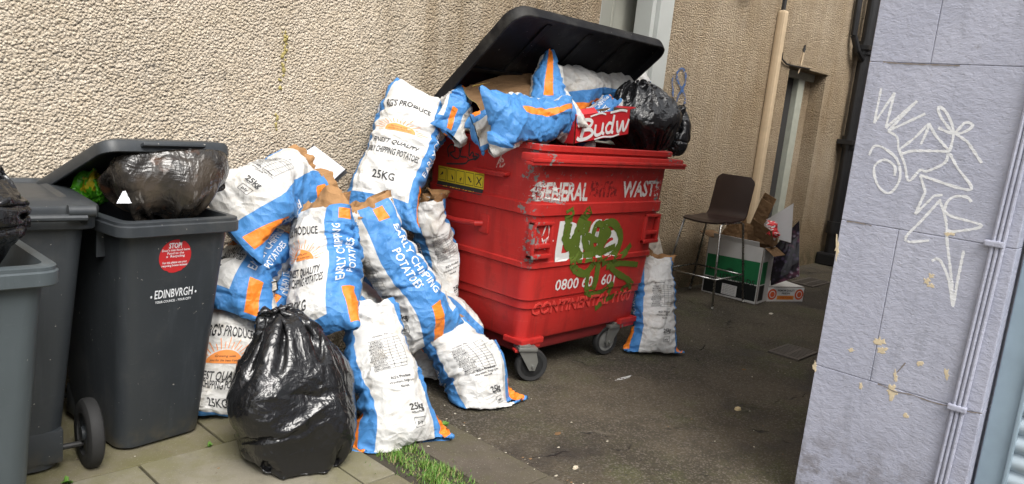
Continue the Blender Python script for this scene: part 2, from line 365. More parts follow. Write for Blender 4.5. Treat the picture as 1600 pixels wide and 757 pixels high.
# ---- potato sacks: paper printed by panel, UV = (share of the way round, share of the length)
def m_sack(name, ob=(.215, .285, .035, .30, .12)):
    t = NT(name, .52, .35); uv = t.co('UV'); co = t.co(); u, v, _ = t.xyz(uv)
    wob = t.math('MULTIPLY', t.math('SUBTRACT', t.noise(co, 9, 2), .5), .012)
    u = t.math('ADD', u, wob)
    def band(c, a, b, e=.0015): return t.math('MULTIPLY', t.sm(c, a - e, a + e), t.math('SUBTRACT', 1.0, t.sm(c, b - e, b + e)))
    front = t.math('MAXIMUM', t.math('SUBTRACT', 1.0, t.sm(u, .1285, .1315)), t.sm(u, .8685, .8715))
    front = t.math('MULTIPLY', front, band(v, .15, 1.5))
    back = band(u, .36, .64)
    white = t.math('MAXIMUM', front, back)
    sk = t.math('MULTIPLY', t.math('SUBTRACT', v, .15), ob[4])
    o1 = t.math('MULTIPLY', band(t.math('ADD', u, sk), ob[0], ob[1]), band(v, ob[2], ob[3])); o2 = t.math('MULTIPLY', band(t.math('SUBTRACT', u, sk), .715, .785), band(v, .035, .30))
    o3 = t.math('MULTIPLY', t.math('MAXIMUM', band(u, .20, .27), band(u, .73, .80)), band(v, .885, .97))
    org = t.math('MAXIMUM', t.math('MAXIMUM', o1, o2), o3)
    blue = t.mix(t.noise(co, 14, 4), (.055, .200, .47), (.075, .250, .55))
    # white rubbed along the creases of the blue ink
    rub = t.math('MULTIPLY', t.sm(t.noise(co, 60, 5, .75), .60, .72), .35); blue = t.mix(rub, blue, (.45, .56, .72))
    col = t.mix(org, blue, t.mix(rub, (.80, .215, .022), (.75, .42, .22)))
    paper = t.mix(t.noise(co, 6, 4), (.64, .635, .615), (.56, .555, .535))
    dirt_shade = t.math('MULTIPLY', t.sm(t.noise(co, 7, 6, .75), .47, .72), .62); paper = t.mix(dirt_shade, paper, (.42, .36, .27))
    low = t.math('MULTIPLY', t.math('SUBTRACT', 1.0, t.sm(v, .0, .13)), t.sm(t.noise(co, 16, 4), .35, .6)); paper = t.mix(t.math('MULTIPLY', low, .45), paper, (.30, .24, .17))
    col = t.mix(white, col, paper)
    w = t.addv(co, t.noisec(co, 5, 3), .10)
    w = t.addv(co, t.noisec(co, 3.5, 3), .30); c1 = t.voro(t.mapv(w, (1, 1, .6), rot=(.5, .3, 0)), 9, 'F1'); c2 = t.voro(t.mapv(w, (.6, 1, 1), rot=(.6, .4, .2)), 24, 'F1'); c3 = t.noise(w, 60, 5, .65)
    h = t.math('ADD', t.math('MULTIPLY', c1, .9), t.math('MULTIPLY_ADD', c2, .35, t.math('MULTIPLY', c3, .12)))
    return t.done(col, t.math('MULTIPLY_ADD', c3, .25, .38), t.bump(h, .026, .80))
M_SACK = m_sack('printed_paper_sack'); M_SACK_P = m_sack('printed_paper_sack_stripe', (.215, .265, .30, .92, -.06)); M_SACK_E = m_sack('printed_paper_sack_edge', (.205, .235, .35, 1.2, .0))
M_INK = simple('black_ink', (.03, .03, .032), .6, .2, 40)
M_WINK = simple('white_ink', (.74, .76, .78), .6, .1, 40)
M_OINK = simple('orange_ink', (.80, .27, .06), .6, .12, 30)
def m_kraft(name, c=(.36, .20, .09)):
    t = NT(name, .85, .2); co = t.co(); n = t.noise(co, 9, 5); w = t.addv(co, t.noisec(co, 6, 3), .1)
    col = t.mix(n, [x * .7 for x in c], [x * 1.2 for x in c])
    return t.done(col, None, t.bump(t.math('ADD', t.voro(w, 22, 'F1'), t.math('MULTIPLY', t.noise(w, 60, 4), .4)), .014, .6))
M_KRAFT = m_kraft('kraft_paper'); M_CARD = m_kraft('brown_cardboard', (.17, .10, .05)); M_PALECARD = m_kraft('pale_cardboard', (.62, .56, .47))
def m_film(name, c, rough=.2, tint=None):
    t = NT(name, rough, .6); co = t.co(); w = t.addv(co, t.noisec(co, 3, 2), .22)
    a = t.noise(t.mapv(w, (1, 1, .22), rot=(.25, .2, 0)), 20, 3, .5); b = t.voro(t.mapv(w, (1, 1, .5)), 9, 'F1'); d = t.noise(t.mapv(w, (.3, 1, 1), rot=(0, .5, .9)), 24, 3, .5)
    rg = t.math('ABSOLUTE', t.math('SUBTRACT', a, .5)); rg2 = t.math('ABSOLUTE', t.math('SUBTRACT', d, .5))
    h = t.math('ADD', t.math('MULTIPLY', rg, -2.2), t.math('MULTIPLY_ADD', b, .8, t.math('MULTIPLY', rg2, -1.2)))
    col = c
    if tint:
        n = t.noise(co, 6, 3); col = t.mix(t.sm(n, .40, .62), c, tint[0]); col = t.mix(t.math('MULTIPLY', t.sm(t.noise(t.mapv(co, (1, 1, 1), (3, 1, 2)), 8, 3), .56, .66), .6), col, tint[1])
        st = t.sm(t.noise(t.mapv(w, (1, 1, .2), rot=(.4, .6, 0)), 30, 4), .62, .70); col = t.mix(t.math('MULTIPLY', st, .4), col, (.30, .28, .26))
    return t.done(col, rough, t.bump(h, .013, .45))
M_FILM = m_film('black_polythene', (.010, .010, .011))
M_FILM2 = m_film('thin_smoky_polythene', (.026, .023, .020), .22, [(.058, .046, .035), (.11, .045, .02)])
M_WHITE = simple('white_paint', (.72, .72, .70), .45, .08, 6)
M_UPVC = simple('grey_white_frame', (.46, .475, .45), .4, .1, 6)
M_DOORP = simple('pale_door_paint', (.36, .36, .31), .45, .08, 5)
M_DARK = simple('dark_void', (.03, .028, .026), .8, .3, 8)
M_BLACKP = simple('black_gloss_pipe', (.014, .014, .015), .4, .3, 12, .3)
M_CREAMP = simple('cream_pipe_paint', (.52, .40, .26), .6, .22, 10, .2)
M_SHUT = simple('shutter_steel', (.40, .47, .52), .42, .14, 5, .1, .2)
M_SHUTF = simple('shutter_guide_paint', (.26, .34, .40), .5, .16, 9, .2)

# ------------------------------------------------------------------ setting
def ground():
    mb = MB(); mb.add([(-30, -30, 0), (40, -30, 0), (40, 40, 0), (-30, 40, 0)], [(0, 1, 2, 3)])
    tag(mb.build('alley_ground', M_ASPH), kind='structure')
    rnd = random.Random(4); m = MB()
    m.box((-6.0, -4.0, .002), (2.0, 3.85, .005), 2)
    ys = [3.85, 3.02, 2.36, 1.70, 1.04, .38, -.28, -.94, -1.6]
    for r in range(len(ys) - 1):
        y1, y0 = ys[r], ys[r + 1]
        xs = [-5.9, -4.6, -3.6, -2.7, -1.8, -.75, .25] + ([.70, 1.55, 2.0] if r == 0 else [1.18, 1.62, 2.0] if r % 2 else [.62, 1.50, 2.0])
        if r == 1: xs[-2] = 1.83
        for i in range(len(xs) - 1):
            if r == 1 and i == len(xs) - 2: pass
            dz = rnd.uniform(-.002, .003)
            m.box((xs[i] + .005, y0 + .005, .0), (xs[i + 1] - .005, y1 - .005, .016 + dz), 1 if rnd.random() < .3 or (r == 1 and i >= len(xs) - 3 and i != 6) else 0, bevel=.004)
    tag(m.build('pavement', [M_FLAG, M_FLAG2, M_SOIL]), kind='structure')
    k = MB(); k.box((2.0, -4, .002), (2.235, 2.9, .006), 1)
    for j in range(8):
        y1 = 3.80 - j * .92; k.box((2.235, y1 - .915, 0), (2.545, y1, .014), 0, bevel=.006)
    tag(k.build('kerb', [M_KERB, M_SOIL]), kind='structure')
ground()
def wall_with_holes(mb, x0, x1, Y, z0, z1, holes, depth, mat=0):
    """wall face at Y facing -Y, thickness depth, holes (xa,xb,za,zb)"""
    xs = sorted({x0, x1, *[h[0] for h in holes], *[h[1] for h in holes]}); zs = sorted({z0, z1, *[h[2] for h in holes], *[h[3] for h in holes]})
    for i in range(len(xs) - 1):
        j = 0
        for j in range(len(zs) - 1):
            cx, cz = (xs[i] + xs[i + 1]) / 2, (zs[j] + zs[j + 1]) / 2
            if any(h[0] < cx < h[1] and h[2] < cz < h[3] for h in holes): continue
            mb.add([(xs[i], Y, zs[j]), (xs[i + 1], Y, zs[j]), (xs[i + 1], Y, zs[j + 1]), (xs[i], Y, zs[j + 1])], [(0, 1, 2, 3)], mat)
    for a, b, c, d in holes:
        q = [(a, c), (b, c), (b, d), (a, d)]
        for k in range(4):
            p, r_ = q[k], q[(k + 1) % 4]
            mb.add([(p[0], Y, p[1]), (p[0], Y + depth, p[1]), (r_[0], Y + depth, r_[1]), (r_[0], Y, r_[1])], [(0, 1, 2, 3)], mat)
    mb.add([(x0, Y, z1), (x1, Y, z1), (x1, Y + depth, z1), (x0, Y + depth, z1)], [(0, 1, 2, 3)], mat)
H1 = (4.95, 5.97, 0.0, 3.1); H2 = (8.50, 9.56, 0.0, 2.40)
WY = 3.85
b1 = thing('harled_building', 'tall cream to tan roughcast wall running behind all the bins and down the alley', 'building', (4.0, WY, 0))
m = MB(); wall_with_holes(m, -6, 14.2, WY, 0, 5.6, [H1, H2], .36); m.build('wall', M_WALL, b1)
# first doorway, behind the big bin
m = MB(); m.box((5.76, WY - .012, 0), (5.968, WY + .10, 3.095), 0, bevel=.006); m.box((5.70, WY + .03, 0), (5.757, WY + .20, 3.095), 0, bevel=.005)
m.box((4.952, WY + .02, 0), (4.985, WY + .20, 3.095), 0, bevel=.005); m.build('door_frame', M_UPVC, b1)
m = MB(); m.box((4.95, WY + .345, 0), (5.97, WY + .40, 3.1), 0); m.build('door_lining', M_DOORP, b1)
dp = MB(); Md = Matrix.Translation((4.99, WY + .06, 0)) @ Matrix.Rotation(R(24), 4, 'Z')
dp.box((0, 0, .02), (.60, .035, 3.05), 0, Md, .004)
for z0, z1 in ((.2, 1.2), (1.4, 2.2), (2.3, 2.98)):
    for a, b in (((.07, -.008, z0), (.10, 0, z1)), ((.50, -.008, z0), (.53, 0, z1)), ((.10, -.008, z0), (.50, 0, z0 + .03)), ((.10, -.008, z1 - .03), (.50, 0, z1))): dp.box(a, b, 0, Md)
dd = dp.build('door', M_DOORP, b1)
m = MB(); m.box((5.66, WY + .10, 1.80), (5.698, WY + .17, 2.08), 0, bevel=.004); m.build('door_handle', M_BLACKP, dd)
# second doorway, at the far end
m = MB(); m.box((8.502, WY + .20, 0), (9.11, WY + .25, 2.398), 0); m.build('door', M_DARK, b1)
m = MB(); m.box((9.10, WY + .13, 0), (9.27, WY + .21, 2.31), 0, bevel=.005); m.box((8.502, WY + .14, 2.31), (9.558, WY + .20, 2.398), 0, bevel=.004)
m.build('door_frame', simple('grey_green_door_frame', (.36, .37, .31), .6, .25, 14, .2), b1)
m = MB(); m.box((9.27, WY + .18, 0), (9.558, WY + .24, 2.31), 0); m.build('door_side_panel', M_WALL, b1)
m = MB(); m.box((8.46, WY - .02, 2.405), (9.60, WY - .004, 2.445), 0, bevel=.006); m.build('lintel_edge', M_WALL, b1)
# far end of the alley
m = MB(); wall_with_holes(m, -3, 3.85, 0, 0, 5.6, [], .3)
eb = MB(); eb.add([(14.2, -3, 0), (14.2, 3.85, 0), (14.2, 3.85, 5.6), (14.2, -3, 5.6)], [(0, 1, 2, 3)]); eb.add([(14.2, -3, 5.6), (14.2, 3.85, 5.6), (14.6, 3.85, 5.6), (14.6, -3, 5.6)], [(0, 1, 2, 3)])
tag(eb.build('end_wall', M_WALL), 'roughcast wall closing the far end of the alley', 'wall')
# house number painted in blue
def wfn(Y, off=.004):
    return lambda x, z: np.stack([x, np.full_like(x, Y - off), z], 1)
def pxY(pts, Y): return [(atY(*p, Y)[0], atY(*p, Y)[2]) for p in pts]
rs = np.random.RandomState(3)
n18 = MB()
for pts in ([(1051, 118), (1049, 128), (1050, 140), (1050, 152)], [(1062, 107), (1056, 116), (1058, 128), (1064, 140), (1069, 152), (1067, 167), (1062, 175), (1056, 166), (1057, 154), (1063, 142), (1069, 130), (1070, 118), (1066, 109), (1062, 107)]):
    q = pxY(pts, WY); Q = []
    stroke(n18, q, .026, wfn(WY, .010), 0, .010, 1.1, rs, (0, -1, 0))
def m_spray(name, c, sc=70, thr=.46):
    t = NT(name, .7, .3); co = t.nd('ShaderNodeNewGeometry').outputs['Position']; n = t.noise(co, sc, 4, .7)
    a = t.sm(n, thr - .03, thr + .03); t.setin(t.b.inputs['Alpha'], a); return t.done(t.mix(n, [x * .8 for x in c], [min(1, x * 1.2) for x in c]))
tag(n18.build('painted_number', m_spray('blue_spray', (.05, .12, .28), 60, .47)), 'number 18 sprayed in blue on the roughcast beside the doorway', 'graffiti')
# yellow moss growing down a crack
ms = MB(); rn = random.Random(8)
for i in range(34):
    t_ = rn.random(); px_, py_ = 447 - 16 * t_ + rn.gauss(0, 2.2), 48 + 155 * t_
    c = atY(px_, py_, WY); r_ = rn.uniform(.003, .011); V = polar_blob(c[0], c[2], r_, r_ * 1.3, i, 7, .5)
    mid = (c[0], WY - .012, c[2]); ms.add([mid] + [(p[0], WY - .003, p[1]) for p in V], [(0, 1 + k, 1 + (k + 1) % 7) for k in range(7)])
tag(ms.build('wall_moss', simple('yellow_lichen', (.36, .30, .11), .95, .3, 60)), 'yellow lichen streak running down the cream wall', 'lichen', kind='stuff')
# boxed cable duct on the wall between the doorways
dt = thing('cable_duct', 'cream painted boxed pipe running down the wall between the two doorways', 'duct', (8.03, WY, 0))
m = MB(); m.box((7.975, WY - .095, .35), (8.075, WY - .003, 2.93), 0, bevel=.03); m.build('duct_box', M_CREAMP, dt)
m = MB()
m.tube([(8.0, WY - .04, 2.93), (7.98, WY - .05, 3.1), (7.90, WY - .02, 3.5), (7.85, WY - .02, 4.4)], .009, 6); m.tube([(8.05, WY - .04, 2.93), (8.08, WY - .03, 3.2), (8.10, WY - .02, 4.4)], .014, 6); m.build('cable', M_BLACKP, dt)
m = MB(); m.tube([tuple(atY(*p, WY) - np.array([0, .02, 0])) for p in ((1220, 82), (1219, 92), (1226, 100), (1236, 103), (1262, 108))], .010, 6); tag(m.build('door_cable', M_BLACKP), 'thin black cable looping from the cream duct to the far doorway', 'cable')
m = MB(); m.tube([(6.95, WY - .02, 3.02), (7.05, WY - .05, 2.95), (7.2, WY - .06, 2.93), (7.32, WY - .04, 2.99)], .012, 8); tag(m.build('wall_cable', M_WHITE), 'loop of white cable on the wall at the top edge of the view', 'cable')
m = MB(); V = polar_blob(8.78, 2.62, .03, .045, 4, 12, .3); m.add([(p[0], WY - .012, p[1]) for p in V] + [(8.78, WY - .002, 2.62)], [(k, (k + 1) % 12, 12) for k in range(12)]); m.tube([(8.77, WY - .012, 2.58), (8.75, WY - .014, 2.44), (8.72, WY - .010, 2.34)], [.012, .010, .004], 6, 1); tag(m.build('pipe_hole', [M_DARK, M_CREAMP]), 'small hole in the wall with a pale drip above the far doorway', 'hole')
# black drainpipe
dr = thing('drainpipe', 'black cast iron drainpipe down the tan wall beside the lilac pillar', 'drainpipe', (10.36, WY - .12, 0))
m = MB(); m.tube([(10.36, WY - .12, .10), (10.36, WY - .12, 5.4)], .075, 16)
for z in (.42, 1.55, 2.75, 3.9): m.tube([(10.36, WY - .12, z), (10.36, WY - .12, z + .16)], .098, 16)
m.build('pipe', M_BLACKP, dr)
m = MB(); m.box((10.23, WY - .21, 1.60), (10.49, WY - .005, 1.66), 0, bevel=.006); m.build('bracket', M_BLACKP, dr)
m = MB(); m.box((10.23, WY - .21, 2.80), (10.49, WY - .005, 2.86), 0, bevel=.006); m.build('bracket', M_BLACKP, dr)
m = MB(); m.box((10.19, WY - .27, 0), (10.54, WY - .005, .16), 0, bevel=.02); m.build('pipe_shoe', M_BLACKP, dr)
m = MB(); m.tube([(10.05, WY - .06, 2.95), (10.03, WY - .06, 3.3), (10.03, WY - .06, 5.4)], .04, 10); m.tube([(10.05, WY - .06, 2.95), (10.14, WY - .10, 2.78), (10.30, WY - .12, 2.68)], .04, 10); m.build('branch_pipe', M_BLACKP, dr)

# ------------------------------------------------------------------ lilac building
PX = 3.35
b2 = thing('lilac_building', 'lilac painted masonry pillar of the corner building, with white graffiti', 'building', (PX, 1.18, 0))
m = MB(); zs = [-.02, .632, 1.283, 1.945, 2.62, 3.27, 3.92, 4.57, 5.22, 5.87, 6.5]; g_ = .0006
joints = {0: [], 1: [.95], 2: [], 3: [.95], 4: [], 5: [.8]}
for i in range(len(zs) - 1):
    ys = [.535] + joints.get(i % 6, []) + [1.182]
    for j in range(len(ys) - 1):
        m.box((PX, ys[j] + (g_ if j else 0), zs[i] + g_), (PX + .5, ys[j + 1] - (g_ if j < len(ys) - 2 else 0), zs[i + 1] - g_), 0, bevel=.0035)
m.box((PX + .007, .54, 0), (PX + .49, 1.176, 6.4), 0)
m.box((PX + .5, .70, 0), (14.2, 1.18, 4.2), 0); m.box((PX, -6, 2.95), (PX + .5, .534, 6.5), 0); m.box((PX, -6, 0), (PX + .5, -2.2, 2.95), 0)
m.build('pillar', M_PURP, b2)
pf = lambda y, z: np.stack([np.full_like(y, PX - .0022), y, z], 1)
def pxX(pts, X=PX): return [(atX(*p, X)[1], atX(*p, X)[2]) for p in pts]
chips = MB()
for (cx, cy, rx, ry, sd_) in ((1374, 535, 10, 7, 1), (1378, 548, 8, 6, 2), (1393, 612, 9, 11, 3), (1399, 588, 3, 8, 4), (1345, 603, 3, 5, 5), (1437, 569, 5, 4, 6), (1479, 584, 4, 8, 7), (1415, 650, 4, 4, 8), (1455, 432, 5, 4, 9), (1448, 440, 5, 5, 10), (1456, 447, 6, 3, 11), (1308, 388, 3, 16, 12), (1273, 572, 3, 7, 13), (1483, 366, 8, 3, 14), (1330, 548, 5, 3, 15)):
    P = [atX(p[0], p[1], PX) for p in polar_blob(cx, cy, rx * .85, ry * .85, sd_, 17, .5)]
    n = len(P); c = sum(P) / n
    V = [(PX - .0012, q[1], q[2]) for q in P] + [(PX - .0004, *(c + (q - c) * 1.18)[1:]) for q in P]
    chips.add(V, [tuple(range(n))] + [(k, (k + 1) % n, n + (k + 1) % n, n + k) for k in range(n)])
for pts in ([(1372, 600), (1385, 605), (1398, 612), (1425, 617), (1455, 628), (1488, 636), (1512, 643), (1535, 646)], [(1380, 97), (1400, 99), (1440, 101), (1500, 103)], [(1323, 346), (1340, 348), (1362, 353)], [(1402, 582), (1410, 573), (1415, 567)]):
    stroke(chips, pxX(pts), .0045, pf, 1, .01, .8, rs)
ch = chips.build('chipped_paint', [M_CHIP, M_JOINT], b2)
gr = MB()
G = [[(1377, 138), (1366, 193), (1398, 145), (1384, 200), (1433, 158), (1388, 205), (1446, 178)],
     [(1388, 205), (1402, 215), (1404, 232), (1410, 240), (1428, 236), (1484, 237)],
     [(1404, 235), (1430, 215), (1452, 194), (1439, 226)], [(1452, 194), (1462, 212), (1484, 237)],
     [(1484, 237), (1490, 205), (1478, 175), (1466, 168), (1472, 186), (1492, 208), (1510, 205), (1520, 196), (1508, 192), (1490, 208), (1466, 200)],
     [(1492, 208), (1512, 222), (1534, 255)],
     [(1404, 232), (1414, 258), (1420, 283), (1438, 266), (1448, 268), (1476, 255), (1481, 240)], [(1484, 240), (1496, 262), (1516, 297), (1438, 274)],
     [(1438, 274), (1446, 300), (1430, 335), (1460, 306), (1473, 305)],
     [(1358, 243), (1366, 229), (1380, 231), (1402, 250), (1406, 280), (1390, 302), (1372, 290), (1366, 262), (1382, 250), (1398, 260), (1398, 275)],
     [(1470, 312), (1440, 345), (1416, 370), (1420, 378), (1452, 376)],
     [(1468, 312), (1478, 345), (1480, 378), (1487, 440), (1489, 478), (1496, 440), (1506, 392)],
     [(1480, 360), (1492, 362), (1534, 353), (1482, 336), (1478, 320), (1490, 308), (1510, 308), (1518, 316)], [(1456, 408), (1468, 406), (1482, 436), (1488, 475)]]
for g in G:
    # straight pen strokes: keep corners by doubling them
    for sg in ([[g[i], g[i + 1]] for i in range(len(g) - 1)] if (len(g) < 4 or g[0] == (1377, 138) or g[0] == (1438, 274)) else [g]): stroke(gr, pxX(sg), .0100, lambda y, z: np.stack([np.full_like(y, PX - .0004), y, z], 1), 0, .008, .55, rs, (-.25, 0, 0))
gr.build('graffiti', M_MARK, b2)
cv = thing('conduit', 'triple lilac painted conduit clipped down the pillar', 'conduit', (PX, .6, 0))
for k in (-1, 0, 1):
    p0, p1 = (PX - .012, .625 + k * .017, 0), (PX - .012, .555 + k * .017, 2.95)
    m = MB(); m.tube([p0, (PX - .012, .590 + k * .017, 1.5), p1], .0078, 8); m.build('pipe', M_PURP, cv)
for (py, pz) in ((.607, 1.29), (.614, .632), (.575, 2.2)):
    m = MB(); m.box((PX - .027, py - .034, pz - .012), (PX - .001, py + .034, pz + .012), 0, bevel=.006); m.build('clip', M_PURP, cv)
sh = thing('roller_shutter', 'grey blue roller shutter and guide rail right of the lilac pillar', 'shutter', (PX + .1, .1, 0))
m = MB(); m.box((PX + .09, .43, .24), (PX + .17, .522, 2.95), 0, bevel=.004); m.box((PX + .075, .418, .24), (PX + .15, .432, 2.95), 0, bevel=.004); m.build('guide_rail', M_SHUTF, sh)
m = MB(); prof = []
z = .26
rings = []
while z < 2.95:
    for dx, dz in ((0, 0), (-.016, .012), (-.022, .03), (-.020, .052), (-.006, .066)): rings.append((PX + .125 + dx, z + dz))
    z += .075
V = [(x, y, zz) for x, zz in rings for y in (.432, -2.2)]; m.add(V, [(2 * i, 2 * i + 1, 2 * i + 3, 2 * i + 2) for i in range(len(rings) - 1)]); m.build('slats', M_SHUT, sh, angle=50)
m = MB(); m.box((PX + .02, -2.2, 0), (PX + .5, .53, .238), 0, bevel=.01); m.build('threshold', M_SOIL, sh)
# buildings across the street (behind the viewer) shade the scene a little, as any street would
ob = MB(); ob.box((-14, -16, 0), (14, -11, 6.5), 0)
tag(ob.build('street_building', M_PURP), 'lilac building across the street from the bins', 'building')
# ------------------------------------------------------------------ wheeled bins
def wheelie(name, label, origin, yaw, w, d, h, ins=(.10, .07, .13, .14), mat=M_GREYBIN, lid=None, lidlen=None, group='grey wheeled bins'):
    """local: x width 0..w, y depth 0 (front)..d (back, wheels), z up; ins = inset at the bottom left, right, front, back"""
    root = thing(name, label, 'bin', origin, group); root.rotation_euler = (0, 0, yaw)
    B = lambda mb, nm, mt, par=root, ang=35: mb.build(nm, mt, par, local=True, angle=ang)
    L = .035; rings = []
    for z, k, r in ((.03, 1.04, .07), (.05, .99, .075), (.20, .83, .07), (.40, .63, .07), (.60, .43, .065), (.80, .23, .06), (h - .055, .03, .05)):
        rings.append(rring(L + ins[0] * k, w - L - ins[1] * k, L + ins[2] * k, d - L - .04 - ins[3] * k, z, r, 5))
    rings.append(rring(L * .9, w - L * .9, L * .9, d - L - .02, h - .055, .05, 5))
    # rolled rim
    for z, o, r in ((h - .062, .004, .055), (h - .058, 0, .06), (h - .020, 0, .06), (h - .015, .006, .055), (h - .004, .006, .055), (h, .014, .05), (h, .040, .04), (h - .03, .046, .04), (h - .30, .15, .04)):
        rings.append(rring(o, w - o, o, d - .05 - o, z, r, 5))
    m = MB(); m.loft(rings, 0, True, True)
    m.box((w - L - .012, d * .25, h - .17), (w - .010, d * .25 + .008, h - .06)); m.box((.010, d * .25, h - .17), (L + .012, d * .25 + .008, h - .06))
    m.box((L + ins[0] * .9, d - .16 - ins[3], .05), (w - L - ins[1] * .9, d - .07 - ins[3], .19), 0, bevel=.012)
    B(m, 'body', mat)
    m = MB(); m.tube([(.03, d - .125, .10), (w - .03, d - .125, .10)], .012, 10); B(m, 'axle', M_DKSTEEL)
    for x0 in (-.015, w - .035):
        m = MB(); m.lathe((x0, d - .12, .142), (1, 0, 0), [(.085, -.002), (.125, -.004), (.138, .004), (.142, .014), (.142, .036), (.138, .046), (.125, .054), (.085, .052), (.085, -.002)], 28)
        wh = B(m, 'wheel', M_TYRE)
        m = MB(); m.lathe((x0, d - .12, .142), (1, 0, 0), [(.03, -.004), (.03, .01), (.08, .014), (.086, .008), (.086, .04), (.03, .044), (.03, .056)], 20)
        for k in range(6):
            a = k * math.pi / 3; m.box((x0 + .004, d - .12 + .03 * math.cos(a) - .004, .142 + .03 * math.sin(a) - .004), (x0 + .046, d - .12 + .03 * math.cos(a) + .004, .142 + .03 * math.sin(a) + .004))
        B(m, 'hub', mat, wh)
    m = MB(); m.tube([(.05, d - .05, h - .03), (.05, d - .012, h - .01), (w - .05, d - .012, h - .01), (w - .05, d - .05, h - .03)], .014, 10); hb = B(m, 'handle', mat)
    if lid is not None:
        hx, hz = d - .045, h + .025
        Ml = Matrix.Translation((0, hx, hz)) @ Matrix.Rotation(-lid, 4, 'X')
        dd = lidlen or d - .04; rg = []
        for z, o, r in ((-.045, .0, .06), (-.047, .008, .055), (-.012, .010, .055), (-.004, .03, .05), (-.004, .25, .02)): rg.append(rring(-.01 + o, w + .01 - o, -dd + o, -.01 - o * .6, z, r, 5, Ml))
        inner = list(rg)
        rg = []
        for z, o, r in ((-.045, .0, .06), (-.012, -.004, .062), (.0, .0, .06), (.016, .03, .06), (.020, .09, .05), (.006, .105, .04), (.008, .2, .03)): rg.append(rring(-.01 + o, w + .01 - o, -dd + o, -.01 - o, z, r, 5, Ml))
        m = MB(); m.loft(rg, 0, False, True); m.loft([r[::-1] for r in inner], 0, False, True)
        m.box((w * .25, -dd - .03, -.03), (w * .75, -dd + .004, -.015), 0, Ml, .005)
        B(m, 'lid', mat)
        for x in (.02, w - .11):
            m = MB(); m.tube([(x, hx + .02, hz - .012), (x + .09, hx + .02, hz - .012)], .024, 12); B(m, 'hinge', mat)
    return root
A = wheelie('wheeled_bin', 'dark grey wheeled bin with white city lettering, red sticker and lid raised by a bag', (1.085, 2.985, 0), R(6.5), .53, .83, 1.03, (.055, .03, .115, .12), M_GREYBIN, R(23), .71)
BB_ = wheelie('wheeled_bin', 'closed grey wheeled bin with its handle and wheel towards us, left of the city-lettered bin', (1.105, 3.80, 0), R(175), .57, .77, 1.055, (.08, .08, .08, .02), M_GREYBIN, 0.0)
CC_ = wheelie('wheeled_bin', 'pale grey wheeled bin at the left edge with a black bag standing in it', (.750, 2.50, 0), R(90), .55, .74, 1.0, (.03, .03, .05, .1), M_GREYBIN2, R(200))
# lettering and sticker on the city bin
def bvh_of(objs):
    V = []; F = []
    bpy.context.view_layer.update()
    for o in objs:
        n = len(V); V += [o.matrix_world @ v.co for v in o.data.vertices]; F += [[n + i for i in p.vertices] for p in o.data.polygons]
    return BVHTree.FromPolygons(V, F)
def projector(objs, start, direction, off=.0018):
    """maps (x along, z up) of a plane to the first surface hit along direction"""
    bv = bvh_of(objs); D = Vector(direction).normalized()
    def fn(a, z):
        out = []
        for p, q in zip(a, z):
            o = Vector(start(p, q)); hit = bv.ray_cast(o, D)[0]
            out.append(tuple((hit if hit is not None else o + D * .3) - D * off))
        return np.array(out)
    return fn
bodyA = [c for c in A.children if c.name.startswith('body')][0]
ca, sa = math.cos(R(6.5)), math.sin(R(6.5))
stA = lambda x, z: (1.085 + x * ca + .4 * sa, 2.985 + x * sa - .4 * ca, z)
dirA = (-sa, ca, 0)
prA = projector([bodyA], stA, dirA, .0015); prA2 = projector([bodyA], stA, dirA, .0026)
def pxA(x, y, inset):   # photo point -> (x, z) on the front of the city bin
    d = ray(x, y); n = np.array([-sa, ca, 0]); o = np.array([1.085, 2.985, 0]) + n * inset
    t = ((o - CPOS) @ n) / (d @ n); p = CPOS + d * t; return (p - o) @ np.array([ca, sa, 0]), p[2]
c0 = pxA(271, 457, .075); c1 = pxA(242, 460, .075); c2 = pxA(301, 455, .075)
m = MB(); wE = c2[0] - c1[0]; rt = math.atan2(c2[1] - c1[1], c2[0] - c1[0]) * .0
place_text(m, 'EDINBVRGH', c0[0], c0[1], .036, wE, rt, prA, 0, .012)
for k in (-1, 1): place_text(m, '.', c0[0] + k * (wE / 2 + .014), c0[1] + .014, .05, .008, 0, prA, 0, .02)
place_text(m, 'YOUR COUNCIL - YOUR CITY', c0[0], c0[1] - .034, .010, wE * .95, rt, prA, 0, .02)
m.build('lettering', M_WINK, A).matrix_parent_inverse = A.matrix_world.inverted()
def fixed(mb, nm, mt, par, **k):
    o = mb.build(nm, mt, None, **k); o.parent = par; bpy.context.view_layer.update(); o.matrix_parent_inverse = par.matrix_world.inverted(); return o
bpy.data.objects.remove([c for c in A.children if c.name.startswith('lettering')][0])
fixed(m, 'lettering', M_WINK, A)
sc_ = pxA(272, 400, .06); rr_ = (pxA(297, 400, .06)[0] - pxA(247, 400, .06)[0]) / 2
m = MB(); P = [(sc_[0], sc_[1])]
nn = 40; rs2 = np.random.RandomState(2)
for k in range(nn):
    a = 2 * math.pi * k / nn; r_ = rr_ * (1.0 if math.sin(a) > -.75 else .94 + .1 * rs2.rand()); r_ *= (.80 if 7 < k < 9 else 1)
    P.append((sc_[0] + r_ * math.cos(a), sc_[1] + r_ * 1.04 * math.sin(a)))
P = np.array(P); m.add(prA(P[:, 0], P[:, 1]), [(0, 1 + k, 1 + (k + 1) % nn) for k in range(nn)], 0)
place_text(m, 'STOP!', sc_[0] - .004, sc_[1] + rr_ * .68, .022, .055, 0, prA2, 1, .03)
for i, (s_, w_) in enumerate((("Don't mix food here", .125), ('Food to the', .075), ('x  Recycling', .085), ('', 0), ('For this please use your', .11), ('recycling boxes instead', .115))):
    if s_: place_text(m, s_, sc_[0], sc_[1] + rr_ * (.40 - .19 * i), .0095, w_ * .95, 0, prA2, 1, .015)
